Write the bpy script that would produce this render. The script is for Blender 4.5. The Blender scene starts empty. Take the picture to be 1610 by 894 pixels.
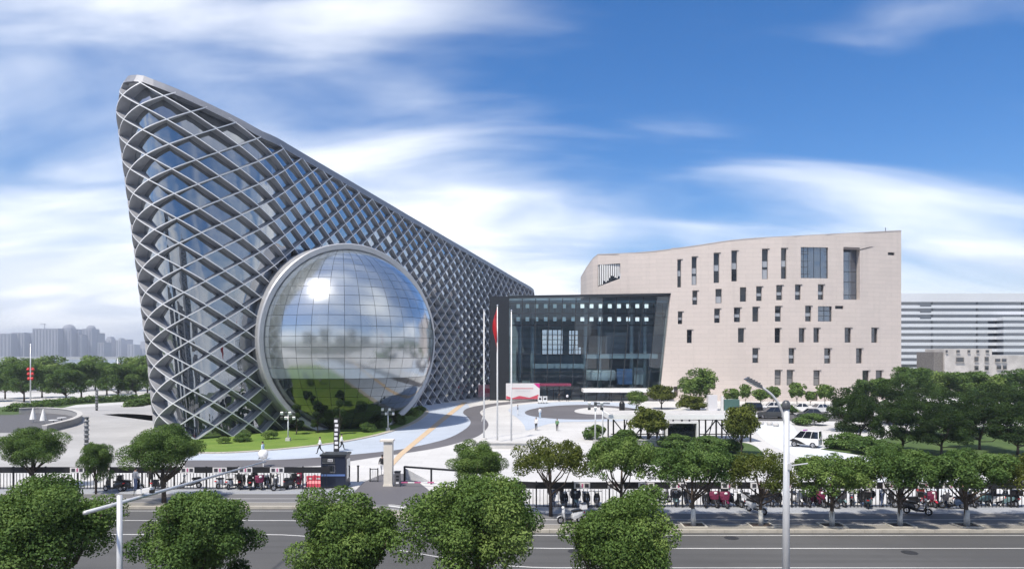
import bpy, bmesh, math, random
import numpy as np
from mathutils import Vector, Matrix, noise as mnoise
R = math.radians
random.seed(7)
C = bpy.context.scene.collection
SC = bpy.context.scene

# ------------------------------------------------------------------ camera
CAMZ, F0, HOR = 10.0, 1100.0, 558.0
cam_d = bpy.data.cameras.new('camera'); cam = bpy.data.objects.new('camera', cam_d); C.objects.link(cam)
cam.location = (0, 0, CAMZ); cam.rotation_euler = (R(90), 0, 0)
cam_d.sensor_width = 36; cam_d.lens = 36 * F0 / 1610; cam_d.shift_y = (HOR - 447) / 1610
cam_d.clip_start = 0.5; cam_d.clip_end = 12000
SC.camera = cam

# ------------------------------------------------------------------ light
SUN_DIR = Vector((-0.28, -0.42, 0.86)).normalized()      # from the place to the sun
sun_d = bpy.data.lights.new('sun', 'SUN'); sun_d.energy = 3.3; sun_d.angle = R(2.5); sun_d.color = (1, .92, .81)
sun = bpy.data.objects.new('sun', sun_d); C.objects.link(sun); sun.location = (-28, -42, 86)
sun.rotation_euler = (-SUN_DIR).to_track_quat('-Z', 'Y').to_euler()

SC.view_settings.view_transform = 'Standard'; SC.view_settings.look = 'None'
SC.view_settings.exposure = 0.76; SC.view_settings.gamma = 1.0
SC.cycles.use_denoising = True
SC.cycles.max_bounces = 6; SC.cycles.transparent_max_bounces = 10; SC.cycles.glossy_bounces = 4
SC.cycles.volume_bounces = 0

world = bpy.data.worlds.new('World'); SC.world = world; world.use_nodes = True

class NT:
    """small node-tree helper"""
    def __init__(s, tree): s.t = tree; tree.nodes.clear()
    def n(s, typ, inp=None, **kw):
        nd = s.t.nodes.new(typ)
        for k, v in kw.items(): setattr(nd, k, v)
        for k, v in (inp or {}).items(): s.put(nd.inputs[k], v)
        return nd
    def put(s, sock, v):
        if isinstance(v, bpy.types.NodeSocket): s.t.links.new(v, sock)
        elif isinstance(v, bpy.types.Node): s.t.links.new(v.outputs[0], sock)
        else:
            if sock.type == 'RGBA' and len(v) == 3: v = (*v, 1)
            sock.default_value = v
    def math(s, op, a, b=0.0, c=0.0, clamp=False):
        nd = s.n('ShaderNodeMath', {0: a, 1: b, 2: c}, operation=op); nd.use_clamp = clamp; return nd.outputs[0]
    def mix(s, f, a, b, blend='MIX'):
        nd = s.n('ShaderNodeMix', data_type='RGBA', blend_type=blend)
        s.put(nd.inputs[0], f); s.put(nd.inputs[6], a); s.put(nd.inputs[7], b); return nd.outputs[2]
    def ramp(s, f, stops):
        nd = s.n('ShaderNodeValToRGB', {0: f}); e = nd.color_ramp.elements
        while len(e) < len(stops): e.new(0.5)
        for el, (p, c) in zip(e, stops):
            el.position = p; el.color = (c, c, c, 1) if isinstance(c, (int, float)) else (*c, 1)
        return nd.outputs[0]
    def sstep(s, v, a, b):
        nd = s.n('ShaderNodeMapRange', {0: v, 1: a, 2: b, 3: 0.0, 4: 1.0}, interpolation_type='SMOOTHSTEP'); return nd.outputs[0]

w = NT(world.node_tree)
sky = w.n('ShaderNodeTexSky', sky_type='NISHITA', sun_disc=False)
sky.sun_elevation = math.asin(SUN_DIR.z); sky.sun_rotation = math.atan2(SUN_DIR.x, SUN_DIR.y)
sky.altitude = 50; sky.air_density = 1.0; sky.dust_density = 0.6; sky.ozone_density = 2.2
tc = w.n('ShaderNodeTexCoord')
sep = w.n('ShaderNodeSeparateXYZ', {0: tc.outputs['Generated']})
X, Y, Z = sep.outputs
zz = w.math('MAXIMUM', Z, 0.0)
den = w.math('ADD', zz, 0.30)
pv = w.n('ShaderNodeCombineXYZ', {0: w.math('DIVIDE', X, den), 1: w.math('DIVIDE', Y, den), 2: 0.0})
mp = w.n('ShaderNodeMapping', {0: pv, 1: (0.0, 0.0, 0.0), 2: (0, 0, R(-34)), 3: (0.9, 1.7, 1)})
n1 = w.n('ShaderNodeTexNoise', {0: mp, 2: .76, 3: 6.0, 4: 0.50, 8: 0.6}); n1.noise_dimensions = '3D'
mp2 = w.n('ShaderNodeMapping', {0: pv, 1: (3.1, 1.7, 0), 2: (0, 0, R(-30)), 3: (1.5, 4.2, 1)})
n2 = w.n('ShaderNodeTexNoise', {0: mp2, 2: .9, 3: 5.0, 4: 0.44, 8: 0.7})
# a broad bank of cloud low in the north-west, thinning upwards and to the east
bankd = Vector((-0.36, 0.9, 0.20)).normalized()
vdot = w.n('ShaderNodeVectorMath', {0: tc.outputs['Generated'], 1: tuple(bankd)}, operation='DOT_PRODUCT')
bank = w.sstep(vdot.outputs['Value'], 0.86, 1.0)
low = w.math('POWER', w.math('SUBTRACT', 1.0, w.math('MINIMUM', w.math('MULTIPLY', zz, 3.2), 1.0)), 2.0)
cov = w.math('ADD', w.math('MULTIPLY', n1.outputs[0], 1.8), w.math('MULTIPLY', n2.outputs[0], 0.9))
gapd = Vector((0.50, 0.78, 0.42)).normalized()              # the clear blue gap in the north-east
gdot = w.n('ShaderNodeVectorMath', {0: tc.outputs['Generated'], 1: tuple(gapd)}, operation='DOT_PRODUCT')
gap = w.sstep(gdot.outputs['Value'], 0.78, 0.95)
cov = w.math('ADD', cov, w.math('MULTIPLY', bank, 0.20))
cov = w.math('ADD', cov, w.math('MULTIPLY', w.math('SUBTRACT', 1.0, gap), 0.20))
cov = w.math('ADD', cov, w.math('MULTIPLY', low, 0.78))
cmask = w.sstep(cov, 1.24, 2.12)
skycol = w.n('ShaderNodeHueSaturation', {0: 0.5, 1: 1.3, 2: 1.0, 3: 1.0, 4: w.mix(1.0, sky.outputs[0], (.60, .63, .72), 'MULTIPLY')})
cloudcol = w.mix(w.sstep(n2.outputs[0], 0.35, 0.65), (4.6, 5.0, 5.7), (6.9, 7.0, 7.1))
col = w.mix(w.math('MULTIPLY', cmask, 0.93), skycol.outputs[0], cloudcol)
bg = w.n('ShaderNodeBackground', {0: col, 1: 0.125})
w.t.links.new(bg.outputs[0], w.n('ShaderNodeOutputWorld').inputs[0])

# ------------------------------------------------------------------ materials
MATS = {}
def mat(name, col, rough=.6, metal=0.0, spec=.5, var=0.0, vscale=3.0, bump=0.0, bscale=20.0, col2=None, emit=0.0, coat=0.0, coords='Object', alpha=None):
    if name in MATS: return MATS[name]
    m = bpy.data.materials.new(name); m.use_nodes = True; t = NT(m.node_tree)
    b = t.n('ShaderNodeBsdfPrincipled', {'Roughness': rough, 'Metallic': metal, 'Specular IOR Level': spec, 'Coat Weight': coat})
    if emit: t.put(b.inputs['Emission Color'], col); b.inputs['Emission Strength'].default_value = emit
    tcn = t.n('ShaderNodeTexCoord')
    c = (*col, 1)
    if var or col2:
        nz = t.n('ShaderNodeTexNoise', {0: tcn.outputs[coords], 2: vscale, 3: 5.0, 4: .6})
        k = col2 or tuple(x * (1 - var) for x in col)
        k1 = tuple(min(1, x * (1 + var * .5)) for x in col) if not col2 else col
        c = t.mix(t.sstep(nz.outputs[0], .3, .7), k, k1)
    t.put(b.inputs['Base Color'], c)
    if bump:
        nb = t.n('ShaderNodeTexNoise', {0: tcn.outputs[coords], 2: bscale, 3: 4.0})
        bn = t.n('ShaderNodeBump', {'Strength': bump, 'Distance': .05, 'Height': nb.outputs[0]}); t.put(b.inputs['Normal'], bn)
    t.t.links.new(b.outputs[0], t.n('ShaderNodeOutputMaterial').inputs[0])
    MATS[name] = m; return m

def glass_mat(name, tint, refl_lo, refl_hi, rough=.02, body=None, wav=0.0, wscale=.4):
    """reflecting glass: fresnel-weighted mirror over a tinted body (body=None: seen through)"""
    if name in MATS: return MATS[name]
    m = bpy.data.materials.new(name); m.use_nodes = True; t = NT(m.node_tree)
    lw = t.n('ShaderNodeLayerWeight', {0: .35})
    fac = t.n('ShaderNodeMapRange', {0: lw.outputs['Facing'], 1: 0.0, 2: 1.0, 3: refl_lo, 4: refl_hi}).outputs[0]
    gl = t.n('ShaderNodeBsdfGlossy', {'Color': (.93, .96, 1, 1), 'Roughness': rough})
    if wav:
        tcn = t.n('ShaderNodeTexCoord')
        nb = t.n('ShaderNodeTexNoise', {0: tcn.outputs['Object'], 2: wscale, 3: 2.0})
        t.put(gl.inputs['Normal'], t.n('ShaderNodeBump', {'Strength': wav, 'Distance': .3, 'Height': nb.outputs[0]}))
    if body is None: b = t.n('ShaderNodeBsdfTransparent', {0: (*tint, 1)})
    else: b = t.n('ShaderNodeBsdfDiffuse', {0: (*tint, 1)})
    mx = t.n('ShaderNodeMixShader', {0: fac, 1: b.outputs[0], 2: gl.outputs[0]})
    t.t.links.new(mx.outputs[0], t.n('ShaderNodeOutputMaterial').inputs[0])
    MATS[name] = m; return m

def leaf_mat(name, dark, mid, lite):
    if name in MATS: return MATS[name]
    m = bpy.data.materials.new(name); m.use_nodes = True; t = NT(m.node_tree)
    at = t.n('ShaderNodeAttribute', attribute_name='tint')
    tcn = t.n('ShaderNodeTexCoord')
    nz = t.n('ShaderNodeTexNoise', {0: tcn.outputs['Object'], 2: .9, 3: 3.0})
    f = t.math('ADD', t.math('MULTIPLY', at.outputs['Fac'], .8), t.math('MULTIPLY', nz.outputs[0], .3))
    c = t.ramp(f, [(.15, dark), (.5, mid), (.9, lite)])
    b = t.n('ShaderNodeBsdfPrincipled', {'Base Color': c, 'Roughness': .7, 'Specular IOR Level': .18})
    tr = t.n('ShaderNodeBsdfTranslucent', {0: t.mix(.5, c, (.17, .26, .03))})
    mx = t.n('ShaderNodeMixShader', {0: .30, 1: b.outputs[0], 2: tr.outputs[0]})
    t.t.links.new(mx.outputs[0], t.n('ShaderNodeOutputMaterial').inputs[0])
    MATS[name] = m; return m

M_fin = mat('fin_grey', (.33, .34, .365), .45, .25, var=.10, vscale=.5)
M_fin_edge = mat('fin_edge', (.68, .69, .70), .45, .1)
M_ring = mat('ring_metal', (.46, .47, .49), .38, .35, var=.05, vscale=.4)
M_coping = mat('coping_metal', (.24, .25, .275), .45, .3, var=.08)
M_back = mat('dark_backing', (.03, .035, .045), .6)
M_pane = glass_mat('facade_glass', (.022, .036, .046), .28, .92, .015, body=1, wav=.12, wscale=.35)
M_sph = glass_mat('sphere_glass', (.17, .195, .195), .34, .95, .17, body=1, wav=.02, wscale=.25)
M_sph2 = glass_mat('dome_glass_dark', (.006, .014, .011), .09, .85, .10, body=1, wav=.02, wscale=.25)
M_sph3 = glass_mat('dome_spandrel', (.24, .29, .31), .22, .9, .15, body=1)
M_shell = mat('dome_frame', (.10, .115, .12), .5, .3)
M_mull = mat('mullion_dark', (.05, .055, .06), .5, .4)
M_hallg = glass_mat('hall_glass', (.56, .68, .73), .06, .6, .01)
M_dark = mat('dark_metal', (.03, .034, .04), .4, .4, var=.2)
M_wpane = glass_mat('window_glass', (.010, .013, .018), .04, .55, .02, body=1)
M_wpane2 = glass_mat('window_glass_blind', (.30, .32, .35), .05, .5, .05, body=1)
M_wpane3 = glass_mat('window_glass_blue', (.035, .055, .085), .14, .6, .02, body=1)
M_wframe = mat('window_frame', (.045, .05, .055), .5, .3)
M_concrete = mat('concrete', (.50, .49, .47), .85, var=.12, vscale=.8, bump=.1)
M_white = mat('white_paint', (.78, .78, .77), .45, var=.05)
M_pole = mat('pole_grey', (.62, .63, .64), .4, .3, var=.06)
M_bark = mat('bark', (.085, .065, .05), .9, var=.4, vscale=6, bump=.6, bscale=18)
M_lime = mat('limewash', (.62, .62, .58), .9, var=.2, vscale=5)
def worn_mat(name, base_c, joint=None, jw=1.2, jh=1.2, stain=.35, streak=.0, rough=.85, tone=.12):
    """paving or asphalt: tone patches, dark stains, wheel streaks along the street, optional slab joints"""
    m = bpy.data.materials.new(name); m.use_nodes = True; t = NT(m.node_tree); tcn = t.n('ShaderNodeTexCoord'); ob = tcn.outputs['Object']
    c = (*base_c, 1)
    n1_ = t.n('ShaderNodeTexNoise', {0: ob, 2: .09, 3: 4.0, 4: .55}); c = t.mix(t.sstep(n1_.outputs[0], .35, .68), tuple(x * (1 - tone) for x in base_c), tuple(min(.9, x * (1 + tone * .5)) for x in base_c))
    n2_ = t.n('ShaderNodeTexNoise', {0: ob, 2: .55, 3: 6.0, 4: .65}); c = t.mix(t.math('MULTIPLY', t.sstep(n2_.outputs[0], .56, .80), stain), c, tuple(x * .45 for x in base_c))
    n3_ = t.n('ShaderNodeTexNoise', {0: ob, 2: 9.0, 3: 3.0}); c = t.mix(t.math('MULTIPLY', t.sstep(n3_.outputs[0], .45, .75), .16), c, tuple(x * .6 for x in base_c))
    if streak:
        mp_ = t.n('ShaderNodeMapping', {0: ob, 3: (.035, 1.3, 1)}); n4_ = t.n('ShaderNodeTexNoise', {0: mp_, 2: 1.0, 3: 4.0}); c = t.mix(t.math('MULTIPLY', t.sstep(n4_.outputs[0], .48, .72), streak), c, tuple(x * .55 for x in base_c))
    if joint:
        br = t.n('ShaderNodeTexBrick', {0: ob, 'Color1': (1, 1, 1, 1), 'Color2': (.93, .93, .93, 1), 'Mortar': (*joint, 1), 'Scale': 1.0, 'Mortar Size': .018, 'Brick Width': jw, 'Row Height': jh}); br.offset = .5
        c = t.mix(1.0, c, br.outputs[0], 'MULTIPLY')
    nb = t.n('ShaderNodeTexNoise', {0: ob, 2: 40.0, 3: 3.0}); bn = t.n('ShaderNodeBump', {'Strength': .2, 'Distance': .03, 'Height': nb.outputs[0]})
    b = t.n('ShaderNodeBsdfPrincipled', {'Base Color': c, 'Roughness': rough, 'Normal': bn}); t.t.links.new(b.outputs[0], t.n('ShaderNodeOutputMaterial').inputs[0]); MATS[name] = m; return m
M_asph = worn_mat('asphalt', (.086, .086, .085), None, stain=.35, streak=.35, tone=.16)
M_line = worn_mat('road_line', (.56, .56, .545), None, stain=.75, streak=.3, tone=.2)
M_kerb = mat('kerb_stone', (.42, .39, .33), .85, var=.15, vscale=1.2, bump=.15)
M_soil = mat('soil', (.055, .04, .03), .95, var=.35, vscale=5, bump=.5)
M_black = mat('black_plastic', (.012, .012, .013), .35)
M_tyre = mat('tyre', (.018, .018, .018), .8)
M_chrome = mat('bright_metal', (.6, .6, .62), .25, .9)
M_lamp = mat('lamp_lens', (.75, .76, .75), .2)
M_red = mat('lantern_red', (.62, .04, .04), .5)
M_leafA = leaf_mat('leaf_fresh', (.030, .066, .015), (.118, .198, .05), (.24, .33, .095))
M_leafB = leaf_mat('leaf_dark', (.022, .054, .014), (.082, .152, .04), (.16, .245, .07))
M_leafC = leaf_mat('leaf_olive', (.034, .050, .010), (.095, .120, .024), (.18, .205, .045))
M_leafD = leaf_mat('leaf_deep', (.008, .020, .007), (.020, .044, .014), (.042, .080, .022))
M_grass = mat('grass_blade', (.085, .17, .020), .8, col2=(.13, .20, .028), vscale=.5)

# ------------------------------------------------------------------ mesh helpers
OFF = {}
def tag(o, label=None, cat=None, group=None, kind=None):
    if label: o['label'] = label
    if cat: o['category'] = cat
    if group: o['group'] = group
    if kind: o['kind'] = kind
    return o
def thing(name, label, cat, loc=(0, 0, 0), rz=0.0, group=None):
    o = bpy.data.objects.new(name, None); C.objects.link(o); o.empty_display_size = .3
    o.location = loc; o.rotation_euler = (0, 0, rz); OFF[o] = Vector(loc)
    return tag(o, label, cat, group)
def link(name, me, parent=None, loc=None):
    o = bpy.data.objects.new(name, me); C.objects.link(o)
    if parent is not None: o.parent = parent
    if loc is not None: o.location = loc
    return o
def copy_tree(o, parent=None):
    c = o.copy(); C.objects.link(c); c.parent = parent
    for ch in list(o.children): copy_tree(ch, c)
    return c

class MB:
    def __init__(s): s.v = []; s.f = []; s.m = []; s.cur = 0
    def face(s, *pts):
        i = len(s.v); s.v += [tuple(p) for p in pts]; s.f.append(tuple(range(i, i + len(pts)))); s.m.append(s.cur)
    def box(s, c, size, rz=0.0, taper=1.0, rot=None):
        cx, cy, cz = c; hx, hy, hz = size[0] / 2, size[1] / 2, size[2] / 2
        i = len(s.v); M = rot if rot is not None else Matrix.Rotation(rz, 3, 'Z')
        for z in (-1, 1):
            k = taper if z > 0 else 1
            for x, y in ((-1, -1), (1, -1), (1, 1), (-1, 1)):
                p = M @ Vector((x * hx * k, y * hy * k, z * hz)); s.v.append((cx + p.x, cy + p.y, cz + p.z))
        for q in ((3, 2, 1, 0), (4, 5, 6, 7), (0, 1, 5, 4), (1, 2, 6, 5), (2, 3, 7, 6), (3, 0, 4, 7)):
            s.f.append(tuple(i + k for k in q)); s.m.append(s.cur)
        return s
    def beam(s, p, q, w, h=None):
        p, q = Vector(p), Vector(q); d = q - p; L = d.length
        rot = d.to_track_quat('X', 'Z').to_matrix()
        return s.box((p + q) / 2, (L, w, h or w), rot=rot)
    def tube(s, pts, rad, n=8, caps=True):
        pts = [Vector(p) for p in pts]
        if not isinstance(rad, (list, tuple)): rad = [rad] * len(pts)
        base = len(s.v); up = None
        for k, p in enumerate(pts):
            d = (pts[min(k + 1, len(pts) - 1)] - pts[max(k - 1, 0)]).normalized()
            if up is None: up = Vector((1, 0, 0)) if abs(d.z) > .7 else Vector((0, 0, 1))
            a = d.cross(up)
            if a.length < 1e-4: a = d.cross(Vector((0, 1, 0)))
            a.normalize(); b = d.cross(a).normalized(); up = -b if False else up
            for j in range(n):
                t = 2 * math.pi * j / n; q = p + a * (math.cos(t) * rad[k]) + b * (math.sin(t) * rad[k]); s.v.append(tuple(q))
        for k in range(len(pts) - 1):
            for j in range(n):
                a0 = base + k * n + j; a1 = base + k * n + (j + 1) % n
                s.f.append((a0, a1, a1 + n, a0 + n)); s.m.append(s.cur)
        if caps:
            s.f.append(tuple(base + j for j in range(n))[::-1]); s.m.append(s.cur)
            e = base + (len(pts) - 1) * n; s.f.append(tuple(e + j for j in range(n))); s.m.append(s.cur)
        return s
    def lathe(s, prof, n=16, c=(0, 0, 0)):
        base = len(s.v)
        for r, z in prof:
            for j in range(n):
                t = 2 * math.pi * j / n; s.v.append((c[0] + r * math.cos(t), c[1] + r * math.sin(t), c[2] + z))
        for k in range(len(prof) - 1):
            for j in range(n):
                a = base + k * n + j; b = base + k * n + (j + 1) % n
                s.f.append((a, b, b + n, a + n)); s.m.append(s.cur)
        return s
    def prism(s, poly, z0, z1):
        n = len(poly); i = len(s.v)
        s.v += [(x, y, z0) for x, y in poly] + [(x, y, z1) for x, y in poly]
        s.f.append(tuple(range(i + n, i + 2 * n))); s.m.append(s.cur)
        s.f.append(tuple(range(i, i + n))[::-1]); s.m.append(s.cur)
        for k in range(n):
            a, b = i + k, i + (k + 1) % n; s.f.append((a, b, b + n, a + n)); s.m.append(s.cur)
        return s
    def ellipsoid(s, c, r, nu=12, nv=8):
        base = len(s.v)
        for k in range(nv + 1):
            ph = math.pi * k / nv - math.pi / 2
            for j in range(nu):
                t = 2 * math.pi * j / nu
                s.v.append((c[0] + r[0] * math.cos(ph) * math.cos(t), c[1] + r[1] * math.cos(ph) * math.sin(t), c[2] + r[2] * math.sin(ph)))
        for k in range(nv):
            for j in range(nu):
                a = base + k * nu + j; b = base + k * nu + (j + 1) % nu
                s.f.append((a, b, b + nu, a + nu)); s.m.append(s.cur)
        return s
    def ring(s, c, R_, r_, axis='Y', n=18, k=8):
        base = len(s.v)
        for i in range(n):
            t = 2 * math.pi * i / n
            for j in range(k):
                u = 2 * math.pi * j / k; rr = R_ + r_ * math.cos(u); h = r_ * math.sin(u)
                p = (rr * math.cos(t), h, rr * math.sin(t)) if axis == 'Y' else (rr * math.cos(t), rr * math.sin(t), h)
                s.v.append((c[0] + p[0], c[1] + p[1], c[2] + p[2]))
        for i in range(n):
            for j in range(k):
                a = base + i * k + j; b = base + i * k + (j + 1) % k; d = base + ((i + 1) % n) * k + j; e = base + ((i + 1) % n) * k + (j + 1) % k
                s.f.append((a, b, e, d)); s.m.append(s.cur)
        return s
    def mesh(s, name, mats, off=(0, 0, 0), smooth=False):
        me = bpy.data.meshes.new(name); o = Vector(off)
        me.from_pydata([(x - o.x, y - o.y, z - o.z) for x, y, z in s.v], [], s.f)
        if not isinstance(mats, (list, tuple)): mats = [mats]
        for m in mats: me.materials.append(m)
        if len(mats) > 1: me.polygons.foreach_set('material_index', s.m)
        if smooth: me.polygons.foreach_set('use_smooth', [True] * len(me.polygons))
        me.update(); return me
    def build(s, name, mats, parent=None, smooth=False, weld=False):
        if weld:
            ix = {}; mp_ = []; nv = []
            for v in s.v:
                k = (round(v[0], 3), round(v[1], 3), round(v[2], 3))
                if k not in ix: ix[k] = len(nv); nv.append(v)
                mp_.append(ix[k])
            fs = [tuple(dict.fromkeys(mp_[i] for i in f)) for f in s.f]; s.v = nv; s.f = [f for f in fs if len(f) > 2]; s.m = [0] * len(s.f)
        off = OFF.get(parent, Vector((0, 0, 0))) if parent is not None else Vector((0, 0, 0))
        o = link(name, s.mesh(name, mats, off, smooth), parent)
        OFF[o] = off
        return o

def at(px, py, D): return Vector(((px - 805) / F0 * D, D, CAMZ - (py - HOR) / F0 * D))
def gnd(px, py, z=0.0):
    D = (CAMZ - z) * F0 / (py - HOR); return Vector(((px - 805) / F0 * D, D, z))
def sm(t): t = max(0, min(1, t)); return t * t * (3 - 2 * t)
def interp(x, tab):
    if x <= tab[0][0]: return tab[0][1]
    for (a, b), (c, d) in zip(tab, tab[1:]):
        if x <= c: return b + (d - b) * (x - a) / (c - a)
    return tab[-1][1]
def catmull(pts, per=8, closed=False):
    out = []; n = len(pts)
    rng = range(n) if closed else range(n - 1)
    for i in rng:
        p = [Vector(pts[(i + k) % n] if closed else pts[max(0, min(n - 1, i + k))]) for k in (-1, 0, 1, 2)]
        for j in range(per):
            t = j / per
            out.append(.5 * ((2 * p[1]) + (p[2] - p[0]) * t + (2 * p[0] - 5 * p[1] + 4 * p[2] - p[3]) * t * t + (3 * p[1] - p[0] - 3 * p[2] + p[3]) * t ** 3))
    if not closed: out.append(Vector(pts[-1]))
    return out
def flat(name, poly, z, m, kind='structure', tri=True):
    """one sheet lying on the ground"""
    bm = bmesh.new(); vs = [bm.verts.new((p[0], p[1], z)) for p in poly]; f = bm.faces.new(vs)
    if f.normal.z < 0 or True:
        f.normal_update()
        if f.normal.z < 0: f.normal_flip()
    bmesh.ops.triangulate(bm, faces=bm.faces[:]) if tri else None
    me = bpy.data.meshes.new(name); bm.to_mesh(me); bm.free(); me.materials.append(m)
    o = link(name, me); return tag(o, kind=kind)
# ------------------------------------------------------------------ ground, road, plaza
M_ground = mat('far_ground', (.10, .13, .07), .95, var=.3, vscale=.02, coords='Object')
M_plaza = worn_mat('plaza_stone', (.56, .557, .545), (.80, .80, .79), 2.4, 1.2, stain=.16, tone=.08)
M_plazag = worn_mat('plaza_grey', (.38, .376, .37), (.82, .82, .81), 2.4, 1.2, stain=.2)
M_plazal = worn_mat('plaza_left_stone', (.40, .397, .39), (.82, .82, .81), 2.4, 1.2, stain=.2)
M_blue = worn_mat('plaza_blue', (.44, .495, .57), (.86, .86, .86), 2.4, 1.2, stain=.15, tone=.07)
M_band = worn_mat('plaza_band', (.125, .122, .132), None, stain=.25)
M_tan = mat('plaza_tan', (.55, .42, .28), .8, var=.1)
M_walk = worn_mat('footway_paving', (.34, .36, .39), (.7, .7, .7), .6, .3, stain=.3)
M_lane = worn_mat('cycle_lane', (.15, .15, .152), None, stain=.35, streak=.25)
M_strip = worn_mat('verge_paving', (.26, .245, .215), (.7, .7, .7), .5, .25, stain=.35)
M_water = mat('river_water', (.20, .24, .27), .18, var=.1, vscale=.02)

def yf(x): return 46.0 + 6.2 * sm((2.0 - x) / 16.0)
XS = [-140 + i * 4 for i in range(29)] + [-24 + i * 1.0 for i in range(37)] + [13 + i * 4 for i in range(33)]
XS = sorted(set(XS))
def strip(name, a, b, z, m, x0=-140, x1=140, kind='structure'):
    xs = [x0] + [x for x in XS if x0 < x < x1] + [x1]
    mb = MB()
    for p, q in zip(xs, xs[1:]):
        ya = lambda x: yf(x) + a if isinstance(a, (int, float)) and abs(a) < 100 else a - 1000
        yb = lambda x: yf(x) + b if abs(b) < 100 else b - 1000
        mb.face((p, ya(p), z), (q, ya(q), z), (q, yb(q), z), (p, yb(p), z))
    return tag(mb.build(name, m), kind=kind)

g = flat('ground', [(-4500, -200), (4500, -200), (4500, 700), (-4500, 700)], -0.16, M_ground)
tag(flat('river', [(-4500, 700), (4500, 700), (4500, 1750), (-4500, 1750)], -0.5, M_water))
flat('far_bank_ground', [(-4500, 1750), (4500, 1750), (4500, 3800), (-4500, 3800)], -0.16, M_ground)
flat('near_footway', [(-160, -60), (160, -60), (160, 8), (-160, 8)], -.01, worn_mat('near_paving', (.30, .295, .285), (.75, .75, .75), .6, .6, stain=.3))
strip('road', 1000 + 8, -6.05, -0.135, M_asph)
strip('plaza', -0.9, 1000 + 310, 0.0, M_plaza)
strip('verge', -5.72, -4.6, 0.0, M_strip)
strip('cycle_path', -4.6, -1.65, -0.002, M_lane)
strip('footway', -1.65, -0.9, 0.0, M_walk)
strip('footway_paving', -1.65, 0.35, 0.004, M_walk)
# kerb stones with joints, a real step down to the road
mb = MB(); prev = None
kx = -60.0; kerb = tag(link('kerb', bpy.data.meshes.new('kerb')), kind='structure'); OFF[kerb] = Vector((0, 0, 0))
kb = MB().box((0, 0, 0), (.985, .30, .22)).mesh('kerb_stone', M_kerb)
kmain = MB()
while kx < 62:
    y = yf(kx) - 5.88; a = math.atan2(yf(kx + .5) - yf(kx - .5), 1.0)
    if abs(kx) < 58 and (-22 < kx < -10 or 1 < kx < 36):
        o = link('kerb_stone', kb, kerb, (kx, y, -0.085)); o.rotation_euler = (0, 0, a)
    else: kmain.box((kx, y, -0.085), (.985, .30, .22), a)
    kx += 1.0 * math.cos(a)
o = link('kerb_stone_run', kmain.mesh('kerb_stone_run', M_kerb), kerb); o['kind'] = 'stuff'
# painted lines
def line(a, w_, z, x0=-140, x1=140, name='lane_marking'): return strip(name, a - w_ / 2, a + w_ / 2, z, M_line, x0, x1)
line(-6.62, .11, -.129); line(-9.25, .13, -.129); line(-12.6, .13, -.129)
line(-1.72, .10, .006, 2, 60); line(-3.40, .13, .006, -60, 60); line(-1.72, .10, .006, -60, -8); line(-4.62, .06, .004, -60, 60)
# crossing bars at the gate
gx0, gx1 = -8.2, -5.9
for k, yy in enumerate((-2.2, -2.8, -4.0)):
    mbx = MB(); mbx.face((gx0, yf(gx0) + yy, .010), (gx1, yf(gx1) + yy, .010), (gx1, yf(gx1) + yy + .34, .010), (gx0, yf(gx0) + yy + .34, .010))
    tag(mbx.build('crossing_bar', M_line), kind='structure')

def gpoly(pts): return [gnd(*p).xy for p in pts]
def smooth_poly(pts, per=5): return [(v.x, v.y) for v in catmull([(*p, 0) for p in gpoly(pts)], per, True)]
lawn_out = [(300, 711), (350, 711), (400, 708.5), (450, 704.5), (500, 699), (550, 691.5), (600, 680.5), (640, 667), (659, 656), (667, 648), (664, 641)]
lo = [gnd(*p) for p in lawn_out]; los = catmull([(p.x, p.y, 0) for p in lo], 6)
lawn_in = [(-20.5, 136), (-24, 118), (-30, 104), (-38, 92), (-44, 84), (-42, 76)]
lawn_poly = [(p.x, p.y) for p in los] + lawn_in
flat('lawn', lawn_poly, .05, mat('lawn_turf', (.10, .185, .020), .95, col2=(.15, .225, .032), vscale=.35, bump=.6, bscale=30))
mb = MB()                                                     # stone edging of the lawn
for p, q in zip(los, los[1:]):
    d = (q - p).normalized(); nrm = Vector((d.y, -d.x, 0))
    a, b, c_, e = p, q, q + nrm * .75, p + nrm * .75
    mb.face((a.x, a.y, .09), (b.x, b.y, .09), (c_.x, c_.y, .09), (e.x, e.y, .09))
    mb.face((e.x, e.y, .09), (c_.x, c_.y, .09), (c_.x, c_.y, 0), (e.x, e.y, 0))
    mb.face((b.x, b.y, .09), (a.x, a.y, .09), (a.x, a.y, 0), (b.x, b.y, 0))
tag(mb.build('lawn_edging', M_kerb), kind='structure')
# painted swirls of the plaza
blue_top = [(p.x, p.y) for p in los]
blue_low = [(664, 637), (692, 633), (730, 634), (738, 641), (728, 648), (735, 655), (740, 664), (730, 675), (700, 690), (640, 704), (600, 709.5), (560, 713.5), (508, 718), (440, 722), (370, 723), (290, 723)]
flat('plaza_band_blue', blue_top + [(v.x, v.y) for v in catmull([(*p, 0) for p in gpoly(blue_low)], 5)], .006, M_blue)
g_up = [(290, 723), (370, 723), (440, 722), (508, 718), (560, 713.5), (600, 709.5), (640, 704), (700, 690), (730, 675), (740, 664), (735, 655), (728, 648), (736, 641), (760, 636), (800, 631), (850, 628)]
g_lo = [(850, 630.5), (800, 635), (768, 640), (755, 647), (760, 655), (768, 666), (762, 677), (745, 688), (700, 701), (650, 710), (600, 717), (560, 723), (510, 731), (440, 734), (370, 735), (290, 735)]
flat('plaza_band_grey', [(v.x, v.y) for v in catmull([(*p, 0) for p in gpoly(g_up)], 5)] + [(v.x, v.y) for v in catmull([(*p, 0) for p in gpoly(g_lo)], 5)], .010, M_band)
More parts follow.
